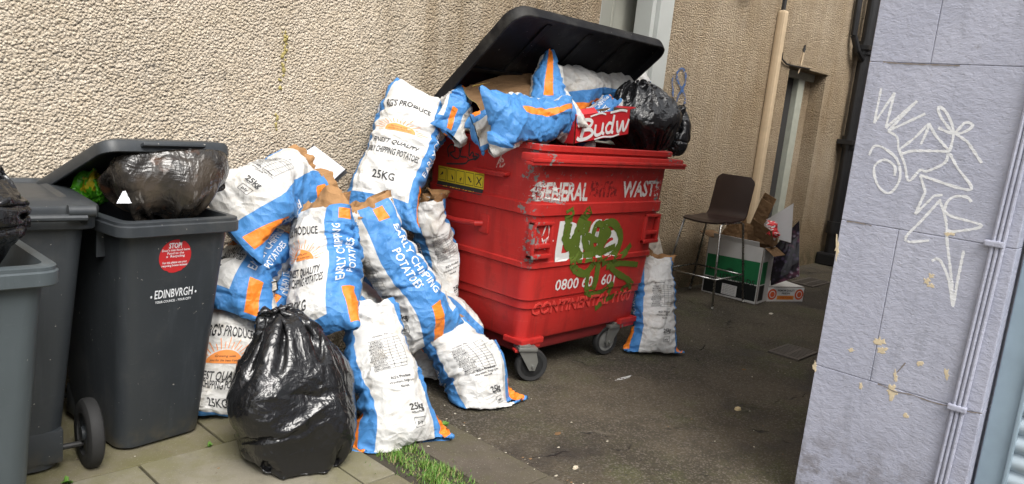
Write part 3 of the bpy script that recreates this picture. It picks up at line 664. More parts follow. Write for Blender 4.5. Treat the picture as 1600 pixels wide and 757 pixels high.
fixed(m, 'sticker', [simple('sticker_red', (.50, .022, .025), .5, .1, 20), M_WINK], A)

# ------------------------------------------------------------------ big red bin
RB = thing('general_waste_bin', 'big battered red four-wheeled bin, marked for general waste, lid open and heaped with sacks', 'bin', (3.9, 3.3, 0))
def rbring(z, o, r=.07): return rring(3.222 + o, 4.600 - o, 2.795 + o, 3.79 - o * .6, z, r, 6)
m = MB()
prof = [(.238, .118), (.246, .098), (.262, .090), (.445, .082), (.452, .070), (.500, .068), (.508, .058), (.545, .057), (.700, .050), (.707, .038), (.735, .038), (.742, .046), (.76, .046), (1.015, .032), (1.022, .018), (1.085, .016), (1.092, .028), (1.10, .028),
        (1.30, .018), (1.39, .012), (1.395, -.006), (1.425, -.008), (1.43, 0.0), (1.425, .02), (1.385, .035), (.75, .07), (.32, .14)]
m.loft([rbring(z, o, .085 if o > .05 else .075) for z, o in prof]); body = m.build('body', M_RED, RB, angle=28)
m = MB(); m.box((3.085, 2.735, 1.318), (4.66, 2.79, 1.336), 0, bevel=.004); m.box((3.10, 2.748, 1.336), (4.645, 2.84, 1.380), 0, bevel=.008); m.box((3.085, 2.728, 1.336), (4.66, 2.752, 1.354), 0, bevel=.004)
m.build('front_rail', M_RED, RB, angle=30)
m = MB(); m.box((3.36, 2.93, .155), (4.45, 3.66, .27), 0, bevel=.02); m.build('underframe', M_REDD, RB)
for x0 in (3.30, 4.30):
    m = MB(); m.box((x0, 2.86, .225), (x0 + .20, 3.02, .262), 0, bevel=.008); m.box((x0 + .02, 2.868, .20), (x0 + .18, 2.88, .235), 0, bevel=.004); m.build('caster_plate', M_RED, RB)
def panel_recess(x0, x1, z0, z1):      # moulded lifting pocket
    m = MB(); y = 2.795 + .045
    f = lambda a, b, c, d, yy0, yy1: m.box((a, yy0, c), (b, yy1, d), 0, bevel=.006)
    f(x0, x1, z1 - .02, z1, y - .032, y + .02); f(x0, x0 + .02, z0, z1, y - .03, y + .02); f(x1 - .02, x1, z0, z1, y - .03, y + .02); f(x0, x1, z0, z0 + .025, y - .034, y + .02)
    f(x0 + .02, x1 - .02, z0 + .06, z0 + .085, y - .03, y + .02)
    m.build('lifting_pocket', M_RED, RB, angle=30)
panel_recess(3.245, 3.42, .77, .985); panel_recess(4.38, 4.555, .80, 1.0)
hnd = MB(); X = 3.272
hnd.tube([(X - .005, 3.66, .92), (X - .055, 3.64, .905), (X - .060, 3.45, .895), (X - .055, 3.26, .905), (X - .005, 3.24, .905)], .017, 10); hnd.box((X - .02, 3.19, .85), (X + .03, 3.27, .965), 0, bevel=.008); hnd.box((X - .02, 3.61, .86), (X + .03, 3.69, .965), 0, bevel=.008)
hnd.build('side_handle', M_RED, RB, angle=35)
hnd = MB(); hnd.box((3.20, 3.04, 1.222), (3.27, 3.31, 1.240), 0, bevel=.007); hnd.box((3.205, 3.06, 1.21), (3.26, 3.29, 1.224), 0, bevel=.005); hnd.build('side_ledge', M_RED, RB, angle=35)
# lid, hinged at the back and standing open
hy, hz, ang = 3.80, 1.50, R(42)
Ml = Matrix.Translation((3.13, hy, hz)) @ Matrix.Rotation(-ang, 4, 'X')
m = MB(); W_, D_ = 1.545, 1.02
def lring(z, o, r): return rring(o, W_ - o, -D_ + o, -o, z, r, 6, Ml)
m.loft([lring(-.075, .0, .11), lring(-.03, -.004, .11), lring(-.008, .0, .11), lring(.0, .018, .10), lring(.014, .09, .08), lring(.018, .3, .05)], 0, False, True)
m.loft([r[::-1] for r in (lring(-.075, .0, .11), lring(-.079, .004, .106), lring(-.077, .016, .10), lring(-.028, .022, .10), lring(-.022, .05, .08), lring(-.012, .12, .06), lring(-.010, .3, .05))], 0, False, True)
m.build('lid', M_LID, RB, angle=40)
m = MB()
for x in (.35, .75, 1.15): m.box((x, -D_ + .08, -.022), (x + .05, -.08, -.009), 0, Ml, .004)
m.box((.08, -D_ * .5, -.026), (W_ - .08, -D_ * .5 + .03, -.009), 0, Ml, .004)
m.build('lid_rib', M_LID, RB)
m = MB(); m.tube([Ml @ Vector((.1, .0, -.04)), Ml @ Vector((W_ - .1, .0, -.04))], .022, 10); m.box((3.3, 3.76, 1.38), (3.38, 3.81, 1.53), 0, bevel=.006); m.box((4.40, 3.76, 1.38), (4.48, 3.81, 1.53), 0, bevel=.006); m.build('hinge', M_LID, RB)
# casters
def caster(x, y, rot):
    Mc = Matrix.Translation((x, y, 0)) @ Matrix.Rotation(rot, 4, 'Z')
    T = lambda p: tuple(Mc @ Vector(p))
    m = MB(); m.box((-.06, -.055, .200), (.06, .055, .222), 0, Mc, .004)
    for s in (-1, 1):
        y0, y1 = (s * .034, s * .040) if s > 0 else (s * .040, s * .034)
        P = [(-.055, .2), (.055, .2), (.075, .13), (.06, .075), (.025, .075), (-.01, .13)]
        V = [T((a, y0, b)) for a, b in P] + [T((a, y1, b)) for a, b in P]; n = len(P)
        m.add(V, [tuple(range(n))[::-1], tuple(range(n, 2 * n))] + [(k, (k + 1) % n, n + (k + 1) % n, n + k) for k in range(n)])
    m.tube([T((.045, -.055, .102)), T((.045, .055, .102))], .010, 8)
    c = m.build('caster', M_STEEL, RB, angle=40)
    ax = Mc.to_3x3() @ Vector((0, 1, 0))
    m = MB(); m.lathe(T((.045, 0, .102)), ax, [(.072, -.020), (.094, -.024), (.101, -.016), (.102, 0), (.101, .016), (.094, .024), (.072, .020), (.072, -.020)], 30)
    w = m.build('tyre', M_TYRE, None, angle=40); w.parent = c; w.matrix_parent_inverse = Matrix.Translation(-Vector(RB.location)); 
    m = MB(); m.lathe(T((.045, 0, .102)), ax, [(.012, -.030), (.02, -.026), (.024, -.014), (.055, -.008), (.068, -.018), (.073, -.018), (.073, .018), (.068, .018), (.055, .008), (.024, .014), (.02, .026), (.012, .030)], 26)
    w = m.build('rim', M_HUB, None, angle=40); w.parent = c; w.matrix_parent_inverse = Matrix.Translation(-Vector(RB.location))
    m = MB(); m.box((-.055, -.045, .222), (.02, .045, .236), 0, Mc, .004); m.box((-.075, -.03, .185), (-.05, .03, .20), 1, Mc, .004)
    w = m.build('brake_pedal', [M_STEEL, M_RED], None); w.parent = c; w.matrix_parent_inverse = Matrix.Translation(-Vector(RB.location))
caster(3.36, 2.88, R(-28)); caster(4.30, 2.93, R(170)); caster(3.42, 3.62, R(20)); caster(4.36, 3.60, R(200))
bpy.context.view_layer.update()
pr = projector([body], lambda x, z: (x, 2.3, z), (0, 1, 0), .0016); pr2 = projector([body], lambda x, z: (x, 2.3, z), (0, 1, 0), .0030); pr3 = projector([body], lambda x, z: (x, 2.3, z), (0, 1, 0), .0044)
FY = 2.84
def pq(x, y): p = atY(x, y, FY); return p[0], p[2]
def txt(mb, s, a, b, h, mat, bold=.03, fn=pr, sub=.16):     # text between two photo points (its baseline middle height)
    (xa, za), (xb, zb) = pq(*a), pq(*b); place_text(mb, s, (xa + xb) / 2, (za + zb) / 2, h, math.hypot(xb - xa, zb - za), math.atan2(zb - za, xb - xa) * .35, fn, mat, bold, sub)
def m_worn(name, c, thr=.5, sc=22):
    t = NT(name, .55, .3); co = t.nd('ShaderNodeNewGeometry').outputs['Position']; n = t.noise(co, sc, 6, .75); x, y, z = t.xyz(co)
    ed = t.math('MULTIPLY', t.math('SUBTRACT', 1.0, t.sm(x, 3.25, 3.42)), .08); ed = t.math('ADD', ed, t.math('MULTIPLY', t.sm(x, 4.38, 4.50), .12))
    t.setin(t.b.inputs['Alpha'], t.sm(t.math('SUBTRACT', n, ed), thr - .012, thr + .012)); return t.done(t.mix(n, [q * .8 for q in c], c))
ML = [m_worn('worn_white_letters', (.62, .60, .57), .42), m_worn('worn_dark_letters', (.20, .018, .018), .50), m_worn('white_letters', (.70, .69, .67), .30), simple('raised_red_letters', (.60, .055, .045), .35, .15, 20)]  # raised letters lighter than the body red: highlights of the embossing painted in
for nm_, s_, a_, b_, h_, mt_, bo_, fn_ in (('general_lettering', 'GENERAL', (833, 298), (915, 300), .105, 0, .03, pr), ('waste_lettering', 'WASTE', (968, 297), (1027, 292), .100, 0, .03, pr), ('ghost_lettering', 'Biffa', (918, 295), (961, 295), .10, 1, .02, pr),
      ('firm_lettering', 'Biffa', (869, 376), (969, 370), .235, 2, .028, pr), ('phone_lettering', '0800 601 601', (870, 444), (962, 438), .068, 2, .015, pr), ('raised_lettering', 'CONTINENTAL 1100', (838, 481), (990, 466), .078, 3, .018, pr3)):
    m = MB(); txt(m, s_, a_, b_, h_, 0, bo_, fn_); l_ = m.build(nm_, ML[mt_], RB)
    if nm_ == 'raised_lettering':
        md = l_.modifiers.new('s', 'SOLIDIFY'); md.thickness = .006; md.offset = 0
m = MB()
GR = [([(884, 325), (886, 345), (883, 375), (893, 380), (915, 330), (904, 352), (898, 385), (905, 402), (925, 400)], 15), ([(892, 372), (893, 398), (896, 418), (915, 428), (930, 408)], 11),
      ([(918, 345), (912, 372), (920, 392), (935, 388), (944, 372), (942, 352), (955, 348), (966, 362), (968, 378), (958, 398), (940, 412)], 12), ([(940, 345), (936, 385), (934, 425), (928, 452), (920, 455)], 11),
      ([(985, 382), (975, 395), (955, 412), (962, 425), (980, 436), (990, 446)], 9), ([(948, 418), (970, 412), (997, 414)], 8), ([(921, 420), (918, 455), (930, 462), (945, 455), (958, 445), (950, 470), (938, 484), (942, 478), (970, 460)], 8), ([(975, 450), (985, 447), (988, 455), (978, 460), (974, 452)], 6),
      ([(905, 360), (930, 375), (950, 365), (930, 350), (925, 395), (960, 385)], 9)]
for pts, w in GR: stroke(m, [pq(*p) for p in pts], w * .0048, pr2, 0, .012, .3, rs, (0, -1, 0))
for pts in ([(846, 368), (853, 348), (856, 368), (846, 378)], [(845, 372), (850, 390)], [(852, 372), (850, 390)], [(856, 368), (862, 362), (855, 376), (864, 376)], [(858, 382), (860, 392)]): stroke(m, [pq(*p) for p in pts], .010, pr2, 1, .01, .5, rs)
m.build('graffiti', [m_spray('green_spray', (.085, .125, .014), 30, .35), m_spray('grey_white_scratch', (.62, .56, .54), 60, .42)], RB)
# left side: hazard sticker, black and white tags
prs = projector([body], lambda y, z: (2.9, y, z), (1, 0, 0), .0016); prs2 = projector([body], lambda y, z: (2.9, y, z), (1, 0, 0), .003)
def sq(x, y): p = atX(x, y, 3.255); return p[1], p[2]
m = MB()
y0, y1, z0, z1 = sq(687, 265)[0], sq(756, 303)[0], 1.075, 1.205
nx = 10; V = []
for k in range(nx + 1):
    y = y0 + (y1 - y0) * k / nx
    V += [(y, z0), (y, z0 + .035), (y, z1)]
V = np.array(V); F = []; Mt = []
for k in range(nx): F += [(3 * k, 3 * k + 3, 3 * k + 4, 3 * k + 1), (3 * k + 1, 3 * k + 4, 3 * k + 5, 3 * k + 2)]; Mt += [1, 0]
m.add(prs(V[:, 0], V[:, 1]), F, Mt)
for k in range(5):
    y = y0 + (y1 - y0) * (k + .5) / 5; s = abs(y1 - y0) / 5
    fr = [(y - s * .42, z0 + .045), (y + s * .42, z0 + .045), (y + s * .42, z1 - .01), (y - s * .42, z1 - .01), (y - s * .42, z0 + .045)]
    for i in range(4): stroke(m, [fr[i], fr[i + 1]], .003, prs2, 1, .02)
    if k == 4: stroke(m, [(y - s * .25, z0 + .055), (y + s * .25, z1 - .025)], .007, prs2, 1); stroke(m, [(y + s * .25, z0 + .055), (y - s * .25, z1 - .025)], .007, prs2, 1)
    else:
        rk = np.random.RandomState(k); P = [(y + s * .3 * (rk.rand() - .5) * 1.4, z0 + .055 + (z1 - z0 - .085) * rk.rand()) for _ in range(5)]; stroke(m, P, .006, prs2, 1, .006)
place_text(m, '2x  MAX  HALT', (y0 + y1) / 2, z0 + .017, .016, -abs(y1 - y0) * .7, 0, prs2, 0, .01)
m.build('warning_sticker', [simple('sticker_yellow', (.72, .56, .03), .5, .12, 30), M_INK], RB)
m = MB()
for pts in ([(704, 246), (703, 232), (711, 226), (714, 236), (706, 240), (714, 248)], [(718, 226), (722, 238), (719, 248), (712, 247)], [(716, 230), (727, 225), (724, 234), (722, 244), (732, 246)], [(733, 246), (735, 249)], [(738, 224), (736, 244), (742, 238), (744, 250), (750, 246)],
            [(700, 256), (728, 256), (735, 251), (750, 247), (741, 244)], [(746, 240), (752, 244), (746, 249)]): stroke(m, [sq(*p) for p in pts], .010, prs, 0, .01, .3, rs)
for pts in ([(779, 230), (777, 243), (784, 243)], [(788, 228), (784, 262)], [(778, 262), (785, 248), (790, 252), (782, 255)], [(785, 231), (791, 229)], [(786, 262), (792, 256)]): stroke(m, [sq(*p) for p in pts], .009, prs, 1, .01, .6, rs)
m.build('graffiti', [M_INK, m_spray('pale_scratch', (.60, .38, .34), 60, .44)], RB)

# ------------------------------------------------------------------ soft bags: a small position-based cloth solver
def _pairs(Nc, Nv):
    idx = np.arange(Nc * Nv).reshape(Nc, Nv); S = []
    def nx(i, k=1): return np.roll(idx, -k, 0)
    for par in (0, 1): S.append(('c', idx[par::2].ravel(), nx(idx)[par::2].ravel()))
    for par in (0, 1):
        a = idx[:, par:Nv - 1:2]; S.append(('v', a.ravel(), (a + 1).ravel()))
    for par in (0, 1):
        a = idx[par::2, :-1]; b = np.roll(idx, -1, 0)[par::2, 1:]; S.append(('d', a.ravel(), b.ravel()))
        a = idx[par::2, 1:]; b = np.roll(idx, -1, 0)[par::2, :-1]; S.append(('d', a.ravel(), b.ravel()))
    for par in (0, 1):
        sel = ((np.arange(Nc) // 2) % 2) == par; a = idx[sel]; b = np.roll(idx, -2, 0)[sel]; S.append(('bc', a.ravel(), b.ravel()))
        sel = np.where(((np.arange(Nv - 2) // 2) % 2) == par)[0]; a = idx[:, sel]; b = idx[:, sel + 2]; S.append(('bv', a.ravel(), b.ravel()))
    return S
def simulate(P, lc, lv, iters=90, press=.0016, kc=.10, bend=.25, seal=(True, True), planes=(), spheres=(), grav=.0006, pprof=None, post=None, substeps=2, ph=0.0, taper=None):
    Nc, Nv = P.shape[:2]; S = _pairs(Nc, Nv); V = np.zeros_like(P); C0 = P.mean(0).copy()
    tpf = np.ones(Nv) if taper is None else taper
    rest = dict(c=lc, v=lv, d=math.hypot(lc, lv), bc=2 * lc, bv=2 * lv); kk = dict(c=1, v=1, d=.35, bc=bend, bv=bend)
    S = [(k, a, b_, (rest[k] * tpf[a % Nv]) if k in ('c', 'bc') else np.hypot(lc * tpf[a % Nv], lv) if k == 'd' else rest[k]) for k, a, b_ in S]
    mir = (Nc // 2 + int(round(2 * ph * Nc)) - np.arange(Nc)) % Nc
    pp = np.ones(Nv) if pprof is None else pprof
    for it in range(iters):
        dc = np.roll(P, -1, 0) - np.roll(P, 1, 0); dv = np.empty_like(P); dv[:, 1:-1] = P[:, 2:] - P[:, :-2]; dv[:, 0] = P[:, 1] - P[:, 0]; dv[:, -1] = P[:, -1] - P[:, -2]
        N = np.cross(dc, dv); N /= np.linalg.norm(N, axis=2)[..., None] + 1e-9
        V = V * .86 + N * (press * pp)[None, :, None]; V[..., 2] -= grav
        Pn = P + V
        for _ in range(substeps):
            Q = Pn.reshape(-1, 3)
            for k, a, b, r0 in S:
                D = Q[b] - Q[a]; L = np.sqrt((D * D).sum(1)) + 1e-9; c = D * ((L - r0) / L * (.5 * kk[k]))[:, None]
                Q[a] += c; Q[b] -= c
            Pn = Q.reshape(Nc, Nv, 3)
            if seal[0]: Pn[:, 0] = (Pn[:, 0] + Pn[mir, 0]) / 2
            if seal[1]: Pn[:, -1] = (Pn[:, -1] + Pn[mir, -1]) / 2
        if kc: Pn += (C0 - Pn.mean(0))[None] * kc
        for n, d in planes:      # keep n.p >= d
            n = np.array(n, float); s = Pn @ n - d; Pn -= np.where(s < 0, s, 0)[..., None] * n
        for c, r in spheres:     # contents push out
            D = Pn - c; L = np.linalg.norm(D, axis=2) + 1e-9; Pn += D * (np.clip(r - L, 0, None) / L)[..., None]
        if post: Pn = post(Pn)
        V = Pn - P; P = Pn
    return P
def refine(P, k=2):
    """Catmull-Rom upsampling, periodic in axis 0, clamped in axis 1"""
    def up(A, per):
        n = A.shape[0]
        if per: p0, p1, p2, p3 = np.roll(A, 1, 0), A, np.roll(A, -1, 0), np.roll(A, -2, 0); m = n
        else:
            E = np.concatenate([2 * A[:1] - A[1:2], A, 2 * A[-1:] - A[-2:-1]]); p0, p1, p2, p3 = E[:-3], E[1:-2], E[2:-1], E[3:]; m = n - 1
        out = []
        for j in range(k):
            t = j / k; out.append(.5 * (2 * p1 + (p2 - p0) * t + (2 * p0 - 5 * p1 + 4 * p2 - p3) * t * t + (3 * p1 - p0 - 3 * p2 + p3) * t ** 3))
        R_ = np.stack(out, 1).reshape((m * k,) + A.shape[1:])
        return R_ if per else np.concatenate([R_, A[-1:]])
    return up(up(P, True).swapaxes(0, 1), False).swapaxes(0, 1)
def normals(P):
    dc = np.roll(P, -1, 0) - np.roll(P, 1, 0); dv = np.gradient(P, axis=1); N = np.cross(dc, dv); return N / (np.linalg.norm(N, axis=2)[..., None] + 1e-9)
def crumple(Nc, Nv, C, L, seed, cells=((.19, .018), (.08, .0055))):
    rn = np.random.RandomState(seed); X, Y = np.meshgrid(np.arange(Nc) / Nc * C, np.linspace(0, L, Nv), indexing='ij'); H = np.zeros((Nc, Nv))
    for cell, amp in cells:
        n = max(6, int(C * L / cell ** 2)); px_ = rn.rand(n) * C; py_ = rn.rand(n) * L; am = rn.uniform(.3, 1.3, n); an = rn.uniform(-1, 1, (n, 2))
        best = np.full((Nc, Nv), 9.0); hh = np.zeros((Nc, Nv))
        for k in range(n):
            dx = (X - px_[k] + C / 2) % C - C / 2; dy = Y - py_[k]; d = np.hypot(dx, dy); w = d < best
            best = np.where(w, d, best); hh = np.where(w, (d * am[k] + .5 * (dx * an[k, 0] + dy * an[k, 1])), hh)
        H += hh / cell * amp
    return H - H.mean()
def folds(Nc, Nv, C, L, seed, n=26):
    rn = np.random.RandomState(seed); X, Y = np.meshgrid(np.arange(Nc) / Nc * C, np.linspace(0, L, Nv), indexing='ij'); H = np.zeros((Nc, Nv))
    for k in range(n):
        x0, y0 = rn.rand() * C, L * (rn.rand() if k % 3 else rn.choice([rn.uniform(.8, 1), rn.uniform(0, .15)])); a = rn.uniform(-.9, .9) + (math.pi / 2 if k % 2 else 0); ca_, sa_ = math.cos(a), math.sin(a)
        dx = (X - x0 + C / 2) % C - C / 2; dy = Y - y0; u = dx * ca_ + dy * sa_; v = -dx * sa_ + dy * ca_ + .25 * u * u / .3 * rn.uniform(-1, 1)
        ln = rn.uniform(.06, .20); w = rn.uniform(.006, .018); A = rn.uniform(.005, .013) * (1 if rn.rand() < .35 else -1)
        H += A * np.exp(-np.abs(v) / w) * np.exp(-(u / ln) ** 2)
    return H
def tube_mesh(mb, P, mat=0, uv=True, us=(0, 1)):
    Nc, Nv = P.shape[:2]; I = np.arange(Nc * Nv).reshape(Nc, Nv); J = np.roll(I, -1, 0)
    a, b, c, d = I[:, :-1], J[:, :-1], J[:, 1:], I[:, 1:]
    F = np.stack([a.ravel(), b.ravel(), c.ravel(), d.ravel()], 1)
    ii, jj = np.meshgrid(np.arange(Nc), np.arange(Nv - 1), indexing='ij'); u0 = (ii / Nc).ravel(); u1 = ((ii + 1) / Nc).ravel(); sh_ = np.floor(u0 - us[0] + .5); u0 = (us[0] + (u0 - sh_ - us[0]) * us[1]) ; u1 = (us[0] + (u1 - sh_ - us[0]) * us[1]); sh_ = np.floor((u0 + u1) / 2); u0 = u0 - sh_; u1 = u1 - sh_; v0 = (jj / (Nv - 1)).ravel(); v1 = ((jj + 1) / (Nv - 1)).ravel()
    U = [((p, r), (q, r), (q, s), (p, s)) for p, q, r, s in zip(u0.tolist(), u1.tolist(), v0.tolist(), v1.tolist())] if uv else None
    mb.add(P.reshape(-1, 3).tolist(), F.tolist(), mat, U)
def surf_fn(P, N, C, off=.0016):
    """maps metres round (x, 0 = front centre) and share-of-length*L (y) to the surface"""
    Nc, Nv = P.shape[:2]
    def fn(x, v):
        u = (np.asarray(x) / C) % 1.0 * Nc; w = np.clip(np.asarray(v), 0, .9999) * (Nv - 1); i = np.floor(u).astype(int) % Nc; j = np.floor(w).astype(int); a = (u - np.floor(u))[:, None]; b = (w - j)[:, None]; i2 = (i + 1) % Nc
        bl = lambda A: A[i, j] * (1 - a) * (1 - b) + A[i2, j] * a * (1 - b) + A[i2, j + 1] * a * b + A[i, j + 1] * (1 - a) * b
        return bl(P) + bl(N) * off
    return fn
VAR = ['DAISY', 'MARKIES', 'MARITIEMA', 'SAGITTA', 'AGRIA', 'EUROSTAR', 'MARIS PIPER', 'RUSSET', 'MARFONA', 'CHALLENGER']
def print_sack(mb, P, C, L, sides, rn):
    N = normals(P); f0 = surf_fn(P, N, C, .0022)
    fn = lambda x, y: f0(x, np.asarray(y) / L)
    tx = lambda s, x, y, h, w, rot=0, mat=1, bold=.01, sub=.2: place_text(mb, s, x, y, h, w, rot, fn, mat, bold, sub)
    if 'F' in sides:
        tx("RG'S PRODUCE", 0, L * .80, .046, .205, bold=.02)
        cy = L * .575; r = .054; n = 22
        for a in np.linspace(0, math.pi, 24):
            if .30 < abs(a) < 9: pass
        V = [(0.0, cy)] + [(r * 1.15 * math.cos(a), cy + r * math.sin(a)) for a in np.linspace(0, math.pi, n)]
        V2 = [(0.0, cy)] + [(r * .6 * math.cos(a), cy + r * .5 * math.sin(a)) for a in np.linspace(0, math.pi, n)]
        V = np.array(V + [(x * .5, cy + (y - cy) * .5) for x, y in V[1:]]); F = [(0, n + 1 + k, n + 2 + k) for k in range(n - 1)] + [(n + 1 + k, 1 + k, 2 + k, n + 2 + k) for k in range(n - 1)]
        mb.add(fn(V[:, 0], V[:, 1]), F, 3)
        for k, a in enumerate(np.linspace(.0, math.pi, 19)):
            r1 = r * (1.62 + (.35 if k % 2 else 0)); stroke(mb, [(r * 1.25 * math.cos(a), cy + r * 1.1 * math.sin(a)), (r1 * 1.1 * math.cos(a), cy + r1 * math.sin(a))], .0028, fn, 3, .012)
        f1 = surf_fn(P, N, C, .0036); fb = lambda x, y: f1(x, np.asarray(y) / L)
        place_text(mb, 'Growing with', 0, cy + .030, .009, .07, 0, fb, 1, .0, .3); place_text(mb, 'you for the best fryer', 0, cy + .013, .009, .095, 0, fb, 1, .0, .3)
        tx('FINEST QUALITY', 0, L * .49, .036, .195, bold=.02); tx('EARLY CHIPPING POTATOES', 0, L * .425, .036, .235, bold=.02); tx('25KG', 0, L * .275, .046, .09, bold=.02)
    if 'B' in sides:
        x0 = C / 2
        tx('Grower No. ........', x0, L * .735, .009, .11)
        for i, s in enumerate(VAR):
            y = L * .70 - i * .0165
            tx(s, x0 - .012 - .03, y, .0085, .052 + .004 * (len(s) - 6), 0, 1, .01, .3)
            stroke(mb, [(x0 - .075, y - .008), (x0 + .075, y - .008)], .0016, fn, 1, .012)
        yt, yb = L * .70 + .008, L * .70 - 9 * .0165 - .008
        for x in (x0 + .010, x0 + .042, x0 + .075): stroke(mb, [(x, yt), (x, yb)], .0015, fn, 1, .012)
        stroke(mb, [(x0 - .075, yt), (x0 + .075, yt)], .0016, fn, 1, .012)
        tx("RG's Produce", x0 + .02, L * .455, .014, .095, 0, 1, .02); tx('Wareham, Kings Lynn', x0 + .02, L * .427, .011, .125); tx('Norfolk', x0 + .02, L * .400, .011, .045)
        tx('25kg', x0 + .045, L * .29, .026, .068, 0, 1, .025); tx('When Packed', x0 + .045, L * .262, .009, .062)
        q = [(x0 + .02, L * .19), (x0 + .07, L * .19), (x0 + .07, L * .235), (x0 + .02, L * .235), (x0 + .02, L * .19)]
        for i in range(4): stroke(mb, [q[i], q[i + 1]], .0018, fn, 1, .02)
        tx('ply', x0 + .045, L * .213, .012, .03)
    if 'R' in sides:
        tx('EARLY CHIPPING', C * .185, L * .60, .042, L * .48, math.pi / 2, 2, .012); tx('POTATOES', C * .185 + .062, L * .56, .042, L * .27, math.pi / 2, 2, .012)
    if 'L' in sides:
        tx('EARLY CHIPPING', C * .815, L * .60, .042, L * .48, -math.pi / 2, 2, .012); tx('POTATOES', C * .815 - .062, L * .58, .042, L * .27, -math.pi / 2, 2, .012)
SK = [0]
def sack(label, Bp, Tp, sf, C=.92, L=.82, lk=1.03, mid=(0, 0, 0), press=.0009, sides='FBLR', open_top=0.0, liner=None, planes=(), flat=.45, seed=None, bend=.5, squash=1.0, group="printed potato sacks", spheres=(), uk=1.0, mat=None, crum=1.0, topw=.86, iters=80, name='potato_sack', kc=.10, ph=0.0, twist=None, warp=1.0):
    SK[0] += 1; seed = seed or SK[0]; rn = np.random.RandomState(seed)
    Bp, Tp = np.array(Bp, float), np.array(Tp, float); M_ = (Bp + Tp) / 2 + np.array(mid)
    Nc, Nv = 48, 60; t = np.linspace(0, 1, Nv); L = np.linalg.norm(Tp - Bp) * lk + .03
    cen = ((1 - t) ** 2)[:, None] * Bp + (2 * t * (1 - t))[:, None] * (2 * M_ - (Bp + Tp) / 2) + (t ** 2)[:, None] * Tp
    T_ = np.gradient(cen, axis=0); T_ /= np.linalg.norm(T_, axis=1)[:, None]
    view = CPOS - M_; view /= np.linalg.norm(view)
    n0 = view[None] - T_ * (T_ @ view)[:, None]; n0 /= np.linalg.norm(n0, axis=1)[:, None]; b0 = np.cross(T_, n0)
    a = 2 * math.pi * (sf - ph); n = math.cos(a) * n0 - math.sin(a) * b0; b = np.cross(T_, n)
    sh = np.clip(np.minimum(t, 1 - t) * 5, 0, 1) ** .6
    w = C * (.5 - .055 * sh) * .5 * squash * (1 - (1 - topw) * t ** 3); h = .005 + flat * .22 * C * sh
    if open_top: h = np.maximum(h, np.where(t > .8, open_top, 0))
    s = np.arange(Nc) / Nc - ph
    tw = (rn.uniform(-.35, .35) if twist is None else twist) * (t - .5); n_, b_ = n * np.cos(tw)[:, None] + b * np.sin(tw)[:, None], b * np.cos(tw)[:, None] - n * np.sin(tw)[:, None]; n, b = n_, b_
    P = cen[None] + np.sin(2 * np.pi * s)[:, None, None] * (b * w[:, None])[None] + np.cos(2 * np.pi * s)[:, None, None] * (n * h[:, None])[None]
    P += rn.randn(Nc, Nv, 3) * .0035
    # low-frequency lumps from what was stuffed inside
    lump = refine(rn.randn(6, 7, 1), 8)[:, :, 0]; ls = np.zeros((Nc, Nv)); ls[:, :] = lump[:48, np.linspace(0, lump.shape[1] - 1, Nv).astype(int)]
    P += normals(P) * (ls * .012)[..., None]
    pl = [((0, 0, 1), .022), ((0, -1, 0), -(WY - .02))] + list(planes)
    pp = np.clip(t * 6, 0.2, 1) * np.clip((1 - t) * (2.5 if open_top else 6), 0.0 if open_top else .2, 1)
    P = simulate(P, C / Nc, L / (Nv - 1), iters, press, kc, bend, (True, not open_top), pl, spheres, pprof=pp, ph=ph, taper=1 - (1 - topw) * t ** 2.2)
    P = refine(P, 2)
    W = np.zeros_like(P)       # slow sagging out of true
    for k in range(6):
        kv = rn.randn(3) * 7; W += np.sin(P @ kv + rn.rand() * 6.28)[..., None] * rn.randn(3) * .0105
    P = P + W * warp; N = normals(P); P = P + N * (crumple(P.shape[0], P.shape[1], C, L, seed + 40) * crum + folds(P.shape[0], P.shape[1], C, L, seed + 80) * min(crum, 1.5))[..., None]
    for nn_, d_ in pl:
        nn_ = np.array(nn_, float); q = P @ nn_ - d_ + .008; P -= np.where(q < 0, q, 0)[..., None] * nn_
    mb = MB(); tube_mesh(mb, P, 0, True, (sf, uk)); nface = len(mb.f); print_sack(mb, P, C, L, sides, rn)
    o = mb.build(name, [mat or M_SACK, M_INK, M_WINK, M_OINK], None, origin=tuple(Bp), smooth=True)
    tag(o, label, 'sack', group)
    if liner:
        d0, d1 = liner; top = P[:, -14:]; ax = P[:, -1] - P[:, -8]; ax /= np.linalg.norm(ax, axis=1)[:, None] + 1e-9; Nn = normals(P)[:, -1]
        k = 9; Q = np.zeros((P.shape[0], k, 3)); jit = refine(rn.rand(8, 4, 1), 12)[:, :, 0]; jj = jit[np.linspace(0, 95, P.shape[0]).astype(int)][:, 6]
        ctr = P[:, -1].mean(0)
        for q in range(k):
            f = q / (k - 1); ext = d0 + (d1 - d0) * jj
            Q[:, q] = P[:, -6] - Nn * .004 + ax * (f * (ext + .03))[:, None] + Nn * (f * f * (jj - .35) * .09)[:, None]
        Q += refine(rn.randn(24, 3, 3), 4)[:P.shape[0], :k] * .004
        mb2 = MB(); tube_mesh(mb2, Q, 0, False)
        # thickness: second skin
        Q2 = Q - normals(Q) * .0025; mb3 = mb2; tube_mesh(mb3, Q2[::-1], 0, False)
        l = mb3.build('paper_liner', M_KRAFT, o, smooth=True); 
        l.data.transform(Matrix.Translation((0, 0, 0)))
    return o, P
